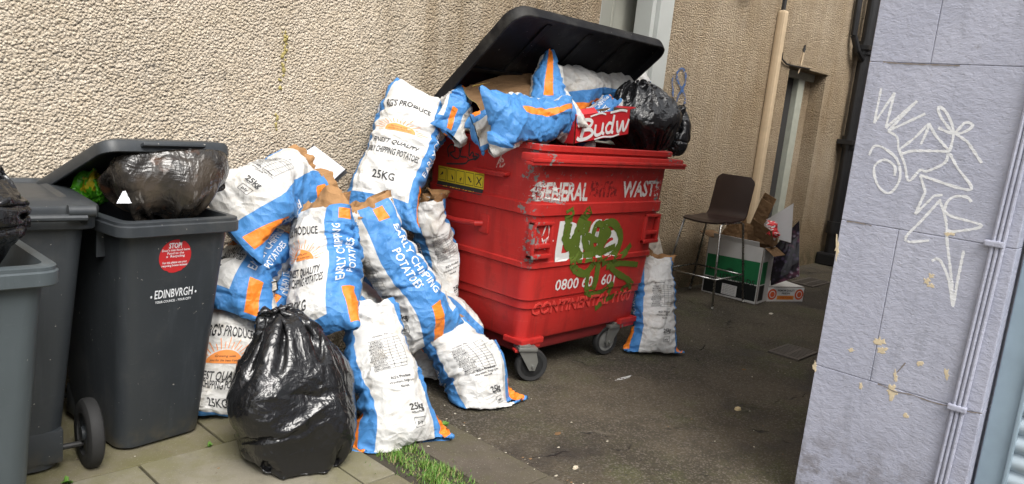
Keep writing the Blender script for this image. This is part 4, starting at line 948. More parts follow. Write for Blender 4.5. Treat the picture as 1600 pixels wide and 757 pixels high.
def film_bag(label, base, top, rad, Ltot, contents, knot, mat=M_FILM, seed=1, planes=(), name='rubbish_bag', group=None, Cx=1.35, suction=-.0012, grav=.0012, iters=110, bulge=.42, kr=.022, tail=5, cat='bag', crum=.6, shape=1.0, fold=1.2):
    rn = np.random.RandomState(seed); base, top = np.array(base, float), np.array(top, float); Nc, Nv = 88, 64; t = np.linspace(0, 1, Nv)
    C = 2 * math.pi * rad * Cx; ax = top - base; cen = base + t[:, None] * ax; T_ = ax / np.linalg.norm(ax)
    a = np.array([1.0, 0, 0]) if abs(T_[0]) < .8 else np.array([0, 1.0, 0]); a -= T_ * (a @ T_); a /= np.linalg.norm(a); b = np.cross(T_, a)
    r = rad * 1.04 * np.clip(np.sin(np.pi * t ** (math.log(.5) / math.log(bulge))), 0, 1) ** .55 + .012
    s = np.arange(Nc) / Nc * 2 * np.pi; P = cen[None] + (np.cos(s)[:, None, None] * a + np.sin(s)[:, None, None] * b * shape) * r[None, :, None]
    P += rn.randn(Nc, Nv, 3) * .005 + normals(P) * (refine(rn.randn(44, 9, 1), 2)[:, :1, :] * .012)
    kn = np.array(knot, float); kj = Nv - tail
    def post(P):
        if tail > 1:
            D = P[:, kj] - kn; L = np.linalg.norm(D, axis=1)[:, None] + 1e-9; P[:, kj] = kn + D * np.minimum(1, kr / L)
        D = P[:, 0] - P[:, 0].mean(0); P[:, 0] = P[:, 0].mean(0) + D * .5
        return P
    pl = [((0, 0, 1), .022), ((0, -1, 0), -(WY - .02))] + list(planes)
    P = simulate(P, C / Nc, Ltot / (Nv - 1), iters, suction, .03, .08, (False, False), pl, [(np.array(c, float), rr) for c, rr in contents], grav, post=post)
    P = refine(P, 2); W = np.zeros_like(P)
    for k in range(6): W += np.sin(P @ (rn.randn(3) * 8) + rn.rand() * 6.28)[..., None] * rn.randn(3) * .05 * rad
    P = P + W + normals(P) * folds(P.shape[0], P.shape[1], C, Ltot, seed + 5)[..., None] * fold; 
    for nn_, d_ in pl:
        nn_ = np.array(nn_, float); q = P @ nn_ - d_ - .008; P -= np.where(q < 0, q, 0)[..., None] * nn_
    P = P + normals(P) * (crumple(P.shape[0], P.shape[1], C, Ltot, seed + 9, ((.11, .007), (.05, .003))) * crum)[..., None]
    mb = MB(); tube_mesh(mb, P, 0, False); mb.add([tuple(P[:, 0].mean(0))], [], 0)
    n0 = P.shape[1]; cidx = len(mb.v) - 1; mb.f += [(cidx, ((i + 1) % P.shape[0]) * n0, i * n0) for i in range(P.shape[0])]; mb.m += [0] * P.shape[0]; mb.uv += [[(0, 0)] * 3] * P.shape[0]
    o = mb.build(name, mat, None, origin=tuple(base), smooth=True); return tag(o, label, cat, group)

# ---- the heap, back to front. two points = middle of the bottom edge, middle of the top edge
BINX = ((-1, 0, 0), -3.235)
def P3(x, y, Y): return tuple(atY(x, y, Y))
sack('slim upright potato sack squeezed between the heap and the red bin', P3(703, 495, 3.42), P3(662, 308, 3.55), .44, .80, planes=[BINX], open_top=.045, liner=(.0, .035), sides='BR', seed=11, squash=.9)
sack('potato sack showing only a wedge of blue print beneath the sack leaning diagonally', P3(768, 610, 3.20), P3(690, 452, 3.35), .27, .85, sides='FR', seed=12, planes=[BINX])
sack('potato sack, blue side print reading up, below the sack that lies flat on top', P3(358, 492, 3.28), P3(432, 358, 3.52), .20, .98, sides='FR', ph=0.17, seed=13, planes=[((-1, 0, 0), -2.4)])
sack('potato sack standing between the city-lettered bin and big black bag, its sun print half hidden', P3(342, 664, 3.30), P3(366, 488, 3.42), .975, .90, sides='FL', seed=14, open_top=.03, liner=(.0, .02), squash=.95)
sack('crumpled potato sack glimpsed deep in the heap above the big black bag', P3(405, 520, 3.32), P3(444, 415, 3.5), .78, .80, sides='L', seed=15, crum=1.6)
sack('crushed grey-white sack end glimpsed between the two front sacks', P3(690, 640, 3.12), P3(640, 550, 3.25), .5, .70, sides='', seed=16, crum=1.5)
sack('potato sack wedged behind the front sack with the varieties table, little of it showing', P3(590, 600, 3.28), P3(562, 440, 3.38), .28, .85, sides='FR', seed=17, crum=1.4)
sack('potato sack stood highest on the heap, sun print facing us, against the wall', P3(592, 350, 3.44), P3(660, 146, 3.70), .045, 1.02, mid=(0, .02, 0), sides='FRL', seed=18, open_top=.02, bend=.5, flat=.34, topw=.8)
sack('potato sack lying flat on top of the heap, brown collar turned out', P3(345, 340, 3.34), P3(474, 274, 3.54), .63, 1.06, sides='BL', ph=0.58, seed=19, open_top=.05, liner=(.05, .10), planes=[((-1, 0, 0), -2.6)], flat=.5)
sack('potato sack leaning diagonally in the heap, torn open at its top left', P3(672, 530, 3.04), P3(576, 332, 3.30), .68, .90, sides='BLR', ph=0.7, seed=20, open_top=.04, liner=(.03, .07), planes=[((-1, 0, 0), -3.2)])
sack('potato sack propped over the big black bag, its torn brown mouth folded open', P3(498, 528, 2.98), P3(508, 335, 3.26), .125, 1.06, sides='FR', seed=21, open_top=.05, liner=(.05, .12), flat=.5)
sack('potato sack at the right front, tilted against the caster of the red bin', P3(778, 650, 2.68), P3(690, 510, 3.05), .455, 1.04, sides='BR', seed=22, open_top=.04, liner=(.0, .03), flat=.42)
sack('potato sack standing at the very front beside the grass strip', P3(630, 716, 2.56), P3(574, 468, 3.0), .455, 1.0, sides='BR', seed=23, open_top=.02, flat=.40, topw=.6)
sack('lone potato sack standing right of the red bin, back print facing us', P3(1020, 562, 2.74), P3(1022, 400, 2.94), .425, .96, warp=.35, sides='BR', seed=24, open_top=.05, liner=(.01, .05), flat=.36)
sack('scrap of blue sack lying in the dark under the red bin', P3(905, 542, 3.45), P3(930, 525, 3.55), .25, .40, sides='', seed=25, crum=1.5, iters=40, group=None)
# ---- what is heaped in the red bin
IN = "potato sacks heaped in the red bin"
sack('crumpled blue and orange potato sack at the left corner of the red bin', P3(694, 205, 3.40), P3(728, 142, 3.52), .24, .50, sides='', ph=0.25, seed=31, crum=2.0, group=IN, iters=60)
sack('small white and blue sack end at the extreme left of the red bin', P3(672, 205, 3.62), P3(706, 165, 3.66), .36, .50, sides='', seed=37, crum=1.6, group=IN, iters=60)
sack('crumpled white potato sack with a brown tear at the left rim of the red bin', P3(738, 212, 3.15), P3(782, 182, 3.28), .47, .50, sides='', seed=32, crum=1.6, group=IN, iters=60, liner=(.01, .05), open_top=.03)
sack('white and blue potato sack lying along the top right of the heap under the lid', P3(868, 146, 3.26), P3(1006, 124, 3.44), .63, .80, sides='L', ph=0.62, seed=33, crum=1.3, group=IN, flat=.35)
sack('potato sack folded to a peak with an orange stripe, tallest thing in the red bin', P3(866, 210, 3.00), P3(856, 78, 3.28), .245, .78, uk=.7, mat=M_SACK_P, sides='', ph=0.235, seed=34, crum=1.4, group=IN, topw=.03, flat=.30)
sack('potato sack whose orange-edged fold stands behind the red beer carton', P3(900, 222, 3.04), P3(955, 160, 3.14), .27, .62, sides='R', ph=0.25, seed=35, crum=1.4, group=IN, flat=.35, open_top=.03)
sack('crushed white and blue sack filling the gap behind the beer carton', P3(915, 195, 3.2), P3(985, 190, 3.3), .45, .60, sides='', seed=38, crum=1.6, group=IN, flat=.4)
sack('bulging blue potato sack lying across the front rim of the red bin', P3(764, 186, 2.98), P3(896, 190, 2.98), .27, .70, uk=.55, mat=M_SACK_E, sides='', ph=0.26, seed=36, crum=1.1, group=IN, flat=.5, press=.0016)
# ---- rubbish bags
_lp = A.matrix_world @ Vector((0, .83 - .045, 1.03 + .025)); _ln = (A.matrix_world.to_3x3() @ (Matrix.Rotation(-R(23), 3, 'X') @ Vector((0, 0, -1)))).normalized()
LIDP = (tuple(_ln), _ln.dot(_lp) + .035)
def rel(px_, py_, Y, r): return (P3(px_, py_, Y), r)
film_bag('big glossy black rubbish bag slumped at the front of the heap on the paving', P3(472, 754, 2.64), P3(440, 474, 2.88), .205, .88,
         [rel(474, 660, 2.72, .175), rel(500, 592, 2.80, .155), rel(452, 560, 2.84, .135), rel(420, 508, 2.90, .07), rel(420, 655, 2.76, .12), rel(470, 705, 2.68, .14), rel(528, 640, 2.80, .11), rel(398, 600, 2.84, .07)], P3(408, 480, 2.92), seed=51, fold=1.9, bulge=.38, kr=.06, tail=3, Cx=1.08, suction=.0004, crum=1.3)
film_bag('smoky see-through rubbish bag swelling out of the city-lettered bin under its lid', P3(262, 330, 3.25), P3(268, 218, 3.30), .26, .52,
         [rel(235, 272, 3.25, .16), rel(288, 268, 3.22, .155), rel(262, 285, 3.20, .15), rel(198, 262, 3.38, .12)], P3(190, 300, 3.35), M_FILM2, seed=52, Cx=1.06, bulge=.5, kr=.06, tail=2, crum=.35, fold=.5, suction=.0, planes=[LIDP])
film_bag('black rubbish bag standing in the bin at the left edge', P3(-92, 400, 2.68), P3(-84, 232, 2.72), .17, .52,
         [rel(-92, 350, 2.68, .15), rel(-88, 300, 2.70, .14), rel(-92, 385, 2.68, .13)], P3(-84, 232, 2.72), seed=53, bulge=.45, kr=.05, tail=3, Cx=1.08, suction=.0002, crum=1.1)
film_bag('shiny black rubbish bag bulging over the right end of the red bin', P3(1012, 236, 3.00), P3(1000, 130, 3.12), .25, .56,
         [rel(1005, 185, 3.04, .20), rel(1030, 195, 3.0, .15), rel(985, 185, 3.08, .15)], P3(1000, 130, 3.1), seed=54, bulge=.5, kr=.06, tail=3, Cx=1.08, suction=.0004, crum=1.2)
film_bag('knotted tail of the black bag hanging over the right end of the red bin', P3(1052, 236, 2.96), P3(1064, 165, 3.0), .075, .34,
         [rel(1054, 205, 2.97, .045)], P3(1064, 165, 3.0), seed=55, bulge=.5, kr=.02, tail=3, Cx=1.2, crum=.8)
# ------------------------------------------------------------------ bar stool
ST = thing('bar_stool', 'dark brown moulded bar stool on chrome legs standing before the cartons', 'stool', (6.57, 3.49, 0))
m = MB(); Ns, Nw = 30, 14; V = []
for i in range(Ns):
    s = i / (Ns - 1)
    # side profile of the one-piece shell: seat, curve, back
    if s < .48: x = 6.30 + .42 * (s / .48); z = .795 - .012 * math.sin(s / .48 * math.pi) - .02 * max(0, .12 - s) / .12
    elif s < .62: a = (s - .48) / .14 * R(80); x = 6.72 + .085 * math.sin(a); z = .795 + .085 * (1 - math.cos(a))
    else: q = (s - .62) / .38; x = 6.804 + .07 * q; z = .865 + .335 * q
    hw = .20 * (1 - .25 * max(0, s - .60) * 0) * (1 - .12 * max(0, .08 - s) / .08)
    if s > .93: hw *= 1 - .25 * ((s - .93) / .07) ** 2
    for j in range(Nw): y = (j / (Nw - 1) - .5) * 2; V.append((x + .010 * y * y * (1 if s > .55 else 0), 3.475 + y * hw, z + .012 * y * y * (1 if s < .5 else 0)))
V = np.array(V); T2 = V + np.array([.004, 0, -.016]) * 1.0; T2[Ns * Nw // 2:] = V[Ns * Nw // 2:] + np.array([.016, 0, -.004])
F = [(i * Nw + j, i * Nw + j + 1, (i + 1) * Nw + j + 1, (i + 1) * Nw + j) for i in range(Ns - 1) for j in range(Nw - 1)]; n = Ns * Nw
E_ = [i * Nw for i in range(Ns)], [i * Nw + Nw - 1 for i in range(Ns)], list(range(Nw)), list(range(n - Nw, n))
Fs = F + [tuple(n + k for k in f[::-1]) for f in F]
for e in E_: Fs += [(e[k], e[k + 1], n + e[k + 1], n + e[k]) for k in range(len(e) - 1)]
m.add(np.concatenate([V, T2]), Fs); m.build('seat_shell', simple('dark_stained_ply', (.022, .012, .010), .38, .3, 12, .1), ST, angle=50)
for (tx_, ty_, bx, by) in ((6.36, 3.29, 6.285, 3.215), (6.80, 3.29, 6.86, 3.20), (6.36, 3.67, 6.285, 3.775), (6.80, 3.67, 6.86, 3.78)):
    m = MB(); m.tube([(6.58, ty_, .775), (tx_ + (.05 if tx_ < 6.5 else -.05), ty_, .775), (tx_, ty_, .755), (bx, by, .012)], .0105, 10); m.tube([(bx, by, .002), (bx, by, .022)], .014, 10); m.build('leg', M_CHROME, ST, smooth=True)
f = lambda x, y: (x, y, .27)
for nm, a, b in (('footrest', (6.30, 3.235), (6.30, 3.75)), ('footrest', (6.30, 3.235), (6.845, 3.225)), ('footrest', (6.845, 3.225), (6.845, 3.76)), ('footrest', (6.30, 3.75), (6.845, 3.76))):
    m = MB(); m.tube([f(*a), f(*b)], .008, 8); m.build(nm, M_CHROME, ST, smooth=True)
# ------------------------------------------------------------------ cartons
def carton(label, o, ex, ey, ez, mats, flaps=(), th=.006, open_top=True, name='cardboard_box', group=None, faces=None):
    """o = bottom corner, ex, ey, ez edge vectors. mats: 0 outside, 1 inside"""
    o, ex, ey, ez = [np.array(v, float) for v in (o, ex, ey, ez)]
    mb = MB()
    def slab(p, a, b, n, mt=0, mi=1):
        n = n / np.linalg.norm(n) * th; Vv = [p, p + a, p + a + b, p + b]; Vv = Vv + [v + n for v in Vv]
        mb.add(Vv, [(0, 3, 2, 1), (4, 5, 6, 7), (0, 1, 5, 4), (1, 2, 6, 5), (2, 3, 7, 6), (3, 0, 4, 7)], [mt, mi, mi, mi, mi, mi])
    slab(o, ex, ez, ey); slab(o + ey, ez, ex, -ey); slab(o, ez, ey, ex); slab(o + ex, ey, ez, -ex); slab(o, ey, ex, ez)
    if not open_top: slab(o + ez, ex, ey, -ez)
    root = mb.build(name, mats, None, origin=tuple(o)); tag(root, label, 'box', group)
    for (p, a, b, mt) in flaps:
        q = MB(); p, a, b = [np.array(v, float) for v in (p, a, b)]; nn_ = np.cross(a, b); nn_ = nn_ / np.linalg.norm(nn_) * .004
        Vv = [p, p + a, p + a + b, p + b]; Vv += [v + nn_ for v in Vv]; q.add(Vv, [(0, 3, 2, 1), (4, 5, 6, 7), (0, 1, 5, 4), (1, 2, 6, 5), (2, 3, 7, 6), (3, 0, 4, 7)]); q.build('flap', mt, root)
    return root
def m_bands(name):      # green and black crate print: bands by height
    t = NT(name, .55, .3); co = t.nd('ShaderNodeNewGeometry').outputs['Position']; x, y, z = t.xyz(co)
    z = t.math('ADD', z, t.math('MULTIPLY', t.math('SUBTRACT', 3.68, y), -.03))
    g = t.math('MULTIPLY', t.sm(z, .175, .178), t.math('SUBTRACT', 1.0, t.sm(z, .395, .398))); k = t.math('SUBTRACT', 1.0, t.sm(z, .165, .167))
    side = t.math('MULTIPLY', t.sm(y, 3.105, 3.107), t.math('SUBTRACT', 1.0, t.sm(y, 3.66, 3.662))); frontp = t.math('SUBTRACT', 1.0, t.sm(x, 6.91, 6.912))
    s2 = t.math('MULTIPLY', t.sm(x, 6.93, 6.932), t.math('SUBTRACT', 1.0, t.sm(x, 7.17, 7.172))); sd2 = t.math('SUBTRACT', 1.0, t.sm(y, 3.10, 3.102))
    a = t.math('MAXIMUM', t.math('MULTIPLY', side, frontp), t.math('MULTIPLY', s2, sd2)); n = t.noise(co, 12, 4)
    a = t.math('MULTIPLY', a, t.sm(z, .012, .014))
    c = t.mix(n, (.50, .49, .47), (.62, .61, .58)); c = t.mix(t.math('MULTIPLY', a, g), c, t.mix(n, (.012, .13, .045), (.02, .19, .07))); c = t.mix(t.math('MULTIPLY', a, k), c, (.010, .012, .012))
    return t.done(c, None)
M_BANDS = m_bands('green_black_crate_print')
ox, oy = 6.90, 3.09
gb = carton('tall white, green and black carton full of brown flaps beneath the bar stool', (ox, oy, .003), (.29, .02, 0), (-.005, .585, 0), (0, 0, .555), [M_BANDS, M_CARD],
     flaps=[((ox, oy + .05, .556), (0, .48, 0), (-.02, 0, .05), M_BANDS), ((ox + .28, oy + .02, .556), (0, .5, 0), (.10, 0, .16), M_CARD), ((ox, oy + .58, .555), (.26, 0, 0), (0, .12, .04), M_CARD), ((ox + .02, oy, .556), (.24, 0, 0), (0, -.10, -.06), M_CARD)])
fn = lambda y, z: np.stack([np.full_like(y, ox - .0035), y, z], 1)
mm = MB(); place_text(mm, 'GREENFIELDS', 3.35, .205, .050, -.44, 0, fn, 0, .015); 
for i in range(5): stroke(mm, [(3.40 - .04, .285 - i * .01), (3.40, .297 - i * .006), (3.40 + .04, .285 - i * .01)], .004, fn, 0, .01)
yy = [(3.30, .03), (3.46, .03), (3.46, .135), (3.30, .135)]; V = np.array(yy); mm.add(fn(V[:, 0], V[:, 1]), [(0, 1, 2, 3)], 1)
f2 = lambda y, z: np.stack([np.full_like(y, ox - .0055), y, z], 1)
for i in range(6): place_text(mm, 'NET WEIGHT 5 KG CLASS 1', 3.38, .122 - i * .016, .007, -.13, 0, f2, 0, .0, .3)
q = [(3.33, .575), (3.43, .575), (3.43, .635), (3.33, .635)]
mm.build('lettering', [simple('dark_print', (.012, .02, .014), .6), M_WHITE], gb)
# brown boxes and flaps stuffed into it
def card(name, label, pts, mat, th=.005, cat='cardboard', group=None, edge=None, curl=.0):
    P = [np.array(p, float) for p in pts]; n = np.cross(P[1] - P[0], P[3] - P[0]); n /= np.linalg.norm(n); mb = MB(); K = 8; V = []
    rn_ = np.random.RandomState(len(label)); 
    for i in range(K + 1):
        for j in range(K + 1):
            u, v = i / K, j / K; p = P[0] * (1 - u) * (1 - v) + P[1] * u * (1 - v) + P[2] * u * v + P[3] * (1 - u) * v
            V.append(p + n * (curl * (math.sin(math.pi * u) * .7 + .5 * math.sin(2 * math.pi * v)) + rn_.randn() * .0012))
    V = np.array(V); F = [(i * (K + 1) + j, (i + 1) * (K + 1) + j, (i + 1) * (K + 1) + j + 1, i * (K + 1) + j + 1) for i in range(K) for j in range(K)]; N0 = len(V)
    Fa = F + [tuple(N0 + k for k in f_[::-1]) for f_ in F]; ms_ = [0] * len(Fa)
    es = [i * (K + 1) for i in range(K + 1)], [i * (K + 1) + K for i in range(K + 1)], list(range(K + 1)), list(range(K * (K + 1), (K + 1) ** 2))
    for e in es:
        for k in range(K): Fa.append((e[k], e[k + 1], N0 + e[k + 1], N0 + e[k])); ms_.append(1)
    mb.add(np.concatenate([V, V - n * th]), Fa, ms_); o = mb.build(name, [mat, edge or mat], None, origin=tuple(P[0])); 
    if label: tag(o, label, cat, group)
    return o
X7 = lambda x, y, X: tuple(atX(x, y, X))
carton('brown cardboard box tipped up behind the bar stool back', X7(1172, 350, 7.05), np.array(X7(1190, 362, 7.0)) - np.array(X7(1172, 350, 7.05)), (.16, .05, .05), np.array(X7(1190, 310, 7.05)) - np.array(X7(1172, 350, 7.05)), [M_CARD, M_CARD], name='cardboard_box')
carton('open brown cardboard box jammed into the top of the green carton', X7(1178, 368, 7.02), np.array(X7(1207, 388, 6.98)) - np.array(X7(1178, 368, 7.02)), (.15, .02, .03), (-.03, .02, .16), [M_CARD, M_CARD])
card('card_sheet', 'brown card flap leaning over the left of the green carton', [X7(1122, 372, 6.98), X7(1168, 378, 6.96), X7(1166, 340, 7.05), X7(1138, 350, 7.05)], M_CARD)
card('card_sheet', 'large white board leaning against the far door frame behind the cartons', [X7(1186, 365, 7.20), X7(1236, 380, 7.25), X7(1240, 318, 7.30), X7(1183, 352, 7.26)], simple('white_board', (.50, .50, .50), .5, .1, 5), edge=M_CARD)
# red and white bag
bagr = sack('crumpled red and white plastic bag tucked into the cartons', X7(1215, 372, 7.05), X7(1200, 343, 7.05), .2, .40, .30, sides='', seed=71, crum=1.6, iters=40, name='plastic_bag', group=None)[0]
def m_redwhite(name):
    t = NT(name, .35, .5); co = t.co(); n = t.noise(t.mapv(co, (1, 1, 3)), 7, 2); return t.done(t.mix(t.sm(n, .49, .52), (.62, .03, .035), (.72, .66, .64)), None, t.bump(t.voro(co, 30), .01, .7))
bagr.data.materials.clear(); bagr.data.materials.append(m_redwhite('red_white_film')); bagr['category'] = 'bag'
# dark printed board and the small white tray
def m_berry(name):
    t = NT(name, .35, .5); co = t.co(); v = t.voro(co, 22, 'F1'); c = t.voro(co, 22, 'F1', 1); n = t.noise(co, 5, 3)
    col = t.mix(t.sm(v, .2, .5), t.mix(t.xyz(c)[0], (.018, .012, .03), (.07, .05, .09)), (.008, .006, .01)); col = t.mix(t.sm(n, .52, .64), col, t.mix(t.sm(v, .1, .4), (.55, .5, .55), (.16, .05, .09)))
    return t.done(col)
tray = carton('low white fruit tray printed with two orange roundels, right of the green carton', X7(1196, 472, 7.17), (.42, -.20, 0), (.10, .24, 0), (0, 0, .155), [M_WHITE, M_CARD], open_top=False)
o0 = np.array(X7(1196, 472, 7.17)); e1 = np.array((.42, -.20, 0)); Lx = np.linalg.norm(e1); eu = e1 / Lx; nrm = np.array((-.20, -.42, 0)) / Lx
ftr = lambda off: (lambda x, z: o0[None] + np.asarray(x)[:, None] * eu + np.asarray(z)[:, None] * np.array([0, 0, 1.0]) + nrm * off)
mm = MB(); rf, rf2, rf3 = ftr(.003), ftr(.0045), ftr(.006)
for cx in (.065, Lx - .065):
    for rad_, fo, mt in ((.055, rf, 1), (.036, rf2, 0), (.028, rf3, 1)):
        a = np.linspace(0, 2 * math.pi, 25)[:-1]; Vx = np.concatenate([[cx], cx + rad_ * np.cos(a)]); Vz = np.concatenate([[.078], .078 + rad_ * np.sin(a)]); mm.add(fo(Vx, Vz), [(0, 1 + k, 1 + (k + 1) % 24) for k in range(24)], mt)
place_text(mm, 'PREMIUM QUALITY', Lx / 2, .118, .018, .21, 0, rf, 2, .02); place_text(mm, 'FRESH', Lx / 2, .088, .018, .10, 0, rf, 2, .02)
mm.add(rf(np.array([Lx / 2 - .105, Lx / 2 + .105, Lx / 2 + .105, Lx / 2 - .105]), np.array([.025, .025, .065, .065])), [(0, 1, 2, 3)], 3); place_text(mm, 'FARM FOODS', Lx / 2, .045, .022, .17, 0, rf2, 1, .02)
mm.build('lettering', [M_WHITE, simple('roundel_orange', (.62, .10, .03), .5), M_INK, simple('panel_orange', (.75, .28, .04), .5)], tray)
card('fruit_board', 'glossy dark board with berry picture leaning on the white fruit tray', [X7(1204, 447, 7.22), X7(1249, 432, 7.30), X7(1249, 345, 7.36), X7(1208, 388, 7.26)], m_berry('berry_print'), .006, edge=M_WHITE, curl=.03)

# ------------------------------------------------------------------ things in and on the heap
Y_ = lambda x, y, Y: tuple(atY(x, y, Y))
ED = simple('yellow_tape_edge', (.62, .46, .10), .6)
card('card_sheet', 'large brown card sheet standing at the back of the red bin under the lid', [Y_(733, 140, 3.50), Y_(838, 150, 3.45), Y_(834, 101, 3.58), Y_(740, 108, 3.62)], M_CARD, edge=ED)
card('card_sheet', 'bent brown card sheet with yellow edge lying over the left of the red bin', [Y_(752, 176, 3.16), Y_(826, 152, 3.14), Y_(832, 112, 3.42), Y_(724, 138, 3.44)], M_CARD, edge=ED, curl=.03)
card('card_sheet', 'narrow brown card strip with yellow edge between the two card sheets', [Y_(738, 134, 3.42), Y_(816, 128, 3.38), Y_(834, 106, 3.50), Y_(790, 118, 3.52)], M_CARD, edge=ED, curl=.02)
m = MB(); ctr = np.array(Y_(898, 118, 3.50)); P = [ctr + np.array([.155 * math.cos(a), .03 * math.sin(a), .135 * math.sin(a)]) for a in np.linspace(0, 2 * math.pi, 41)]
m.tube(P, .007, 8); P = [ctr + np.array([.13 * math.cos(a) - .01, -.02 + .05 * math.sin(a), .12 * math.sin(a)]) for a in np.linspace(.3, 3.6, 25)]; m.tube(P, .005, 8)
tag(m.build('wire_hoop', simple('grey_plastic_hoop', (.05, .055, .06), .3, .2, 9), smooth=True), 'grey plastic hoop standing among the sacks under the raised lid', 'hoop')
m = MB(); m.tube([Y_(864, 99, 3.38), Y_(875, 99, 3.38), Y_(895, 97, 3.40)], [.017, .018, .015], 12); m.tube([Y_(862, 99, 3.38), Y_(872, 99, 3.38)], .0195, 12, 1)
tag(m.build('rolled_paper', [M_PALECARD, ED], smooth=True), 'rolled cream paper tube with a yellow end beside the peaked sack', 'tube')
card('card_sheet', 'torn cardboard tongue sticking up beside the grey hoop', [Y_(895, 102, 3.40), Y_(900, 94, 3.42), Y_(922, 86, 3.44), Y_(905, 100, 3.40)], M_CARD, curl=.01)
card('card_sheet', 'pale folded card lying on the white and blue sack under the hoop', [Y_(866, 108, 3.36), Y_(870, 118, 3.30), Y_(924, 116, 3.34), Y_(900, 105, 3.42)], M_PALECARD, curl=.01)
# red drinks carton
o = np.array(Y_(897, 226, 2.90)); ex = np.array(Y_(982, 211, 2.90)) - o; up_ = np.array(Y_(907, 181, 2.90)) - o; up_ = up_ - ex * (up_ @ ex) / (ex @ ex) * .75; lx = np.linalg.norm(ex); ly = np.linalg.norm(up_)
eyv = np.cross(up_, ex); eyv = -eyv / np.linalg.norm(eyv) * .14
if eyv[1] < 0: eyv = -eyv
M_CRED = simple('carton_red', (.55, .018, .025), .35, .1, 6)
bx = carton('red beer carton with large white script letters on the rim of the red bin', o, ex, eyv, up_, [M_CRED, M_CARD], open_top=True, flaps=[(o + up_, ex * .38, up_ * .18 + eyv * .25, M_CRED), (o + ex + up_, eyv, ex * .10 + up_ * .03, M_CRED)])
exn, upn = ex / lx, up_ / ly; nr = -eyv / np.linalg.norm(eyv)
fb = lambda off: (lambda x, z: o[None] + np.asarray(x)[:, None] * exn + np.asarray(z)[:, None] * upn + nr * off)
mm = MB(); f1, f2 = fb(.0030), fb(.0030); k = ly / 1.0
def S(pts, w): stroke(mm, [(lx * a, ly * b) for a, b in pts], w * 1.45, f1, 0, .006, lift=nr)
S([(.10, .20), (.13, .45), (.17, .74)], .020); S([(.04, .62), (.10, .78), (.20, .82), (.28, .72), (.24, .56), (.15, .48), (.26, .44), (.30, .28), (.20, .15), (.08, .14), (.03, .22)], .015)
S([(.35, .60), (.34, .30), (.38, .20), (.46, .28), (.48, .60), (.47, .30), (.51, .20)], .014); S([(.68, .86), (.66, .50), (.65, .26), (.68, .20)], .015); S([(.66, .52), (.59, .58), (.54, .42), (.56, .24), (.62, .24), (.66, .40)], .013)
S([(.74, .62), (.76, .24), (.80, .24), (.85, .56), (.87, .24), (.91, .26), (.97, .62)], .014); S([(.24, .92), (.42, .99), (.52, .92)], .007); S([(.34, .06), (.50, .10), (.66, .05), (.80, .10)], .007); S([(.60, .96), (.80, 1.0), (.92, .93)], .010)
mm.build('lettering', M_WHITE, bx)
# black-edged board on the heap, carton scraps, packet and card in the city bin
bp = [Y_(508, 300, 3.50), Y_(543, 268, 3.56), Y_(490, 228, 3.78), Y_(455, 250, 3.74)]
bd = card('whiteboard', 'black-framed white board lying against the wall on top of the heap', bp, M_BLACKP, .012, 'board')
P = [np.array(p) for p in bp]; c_ = sum(P) / 4; nb = np.cross(P[1] - P[0], P[3] - P[0]); nb /= np.linalg.norm(nb)
mm = MB(); Q = [c_ + (p - c_) * .90 for p in P]; nn2 = nb if nb @ (CPOS - c_) > 0 else -nb; mm.add([q + nn2 * (.005) for q in Q] + [q + nn2 * .014 for q in Q], [(0, 1, 2, 3), (4, 5, 6, 7), (0, 1, 5, 4), (1, 2, 6, 5), (2, 3, 7, 6), (3, 0, 4, 7)]); mm.build('panel', simple('board_white', (.62, .64, .70), .25, .03, 4), bd)
sack_t = carton('small white carton with a dark stripe caught in the heap above the black bag', Y_(414, 462, 3.26), (.07, 0, .02), (0, .05, 0), (-.01, 0, .05), [M_PALECARD, M_WHITE], open_top=False)
card('card_sheet', 'pale card sticking out of the lone sack beside the red bin', [Y_(1008, 412, 2.98), Y_(1040, 412, 3.02), Y_(1026, 352, 3.06), Y_(1010, 350, 3.04)], M_PALECARD)
mm = MB(); 
wc = card('paper_corner', 'white paper corner poking up inside the rim of the city-lettered bin', [Y_(182, 318, 3.06), Y_(206, 318, 3.06), Y_(196, 299, 3.09), Y_(192, 299, 3.09)], simple('clean_paper', (.78, .80, .84), .5, .03), .002, 'paper')
pk = sack('bright green crisp packet lying in the back of the city-lettered bin', Y_(118, 296, 3.55), Y_(168, 302, 3.42), .2, .30, .20, sides='', seed=72, crum=1.6, iters=40, name='crisp_packet', group=None)[0]
def m_pack(name):
    t = NT(name, .25, .6); co = t.co(); n = t.noise(co, 13, 2); return t.done(t.mix(t.sm(n, .56, .6), (.10, .42, .02), (.62, .50, .03)), None, t.bump(t.voro(co, 40), .008, .8))
pk.data.materials.clear(); pk.data.materials.append(m_pack('green_packet_film')); pk['category'] = 'packet'
# ------------------------------------------------------------------ ground details
def grate(label, x0, x1, y0, y1):
    r = thing('drain_grate', label, 'drain', ((x0 + x1) / 2, (y0 + y1) / 2, 0)); I = simple('rusty_iron', (.10, .085, .07), .7, .35, 30, .5)
    m = MB(); b = .022
    for a in ((x0, y0, x1, y0 + b), (x0, y1 - b, x1, y1), (x0, y0 + b, x0 + b, y1 - b), (x1 - b, y0 + b, x1, y1 - b)): m.box((a[0], a[1], .001), (a[2], a[3], .014), 0, bevel=.003)
    m.build('frame', I, r); m = MB(); n = 9
    for k in range(n): x = x0 + b + (x1 - x0 - 2 * b) * (k + .5) / n; m.box((x - .010, y0 + b, .003), (x + .010, y1 - b, .012), 0, bevel=.002)
    m.box((x0 + b, (y0 + y1) / 2 - .01, .002), (x1 - b, (y0 + y1) / 2 + .01, .0105)); m.build('bars', I, r)
    m = MB(); m.box((x0 + b, y0 + b, .0005), (x1 - b, y1 - b, .0025)); m.build('pit', simple('drain_dark', (.008, .007, .006), .9), r)
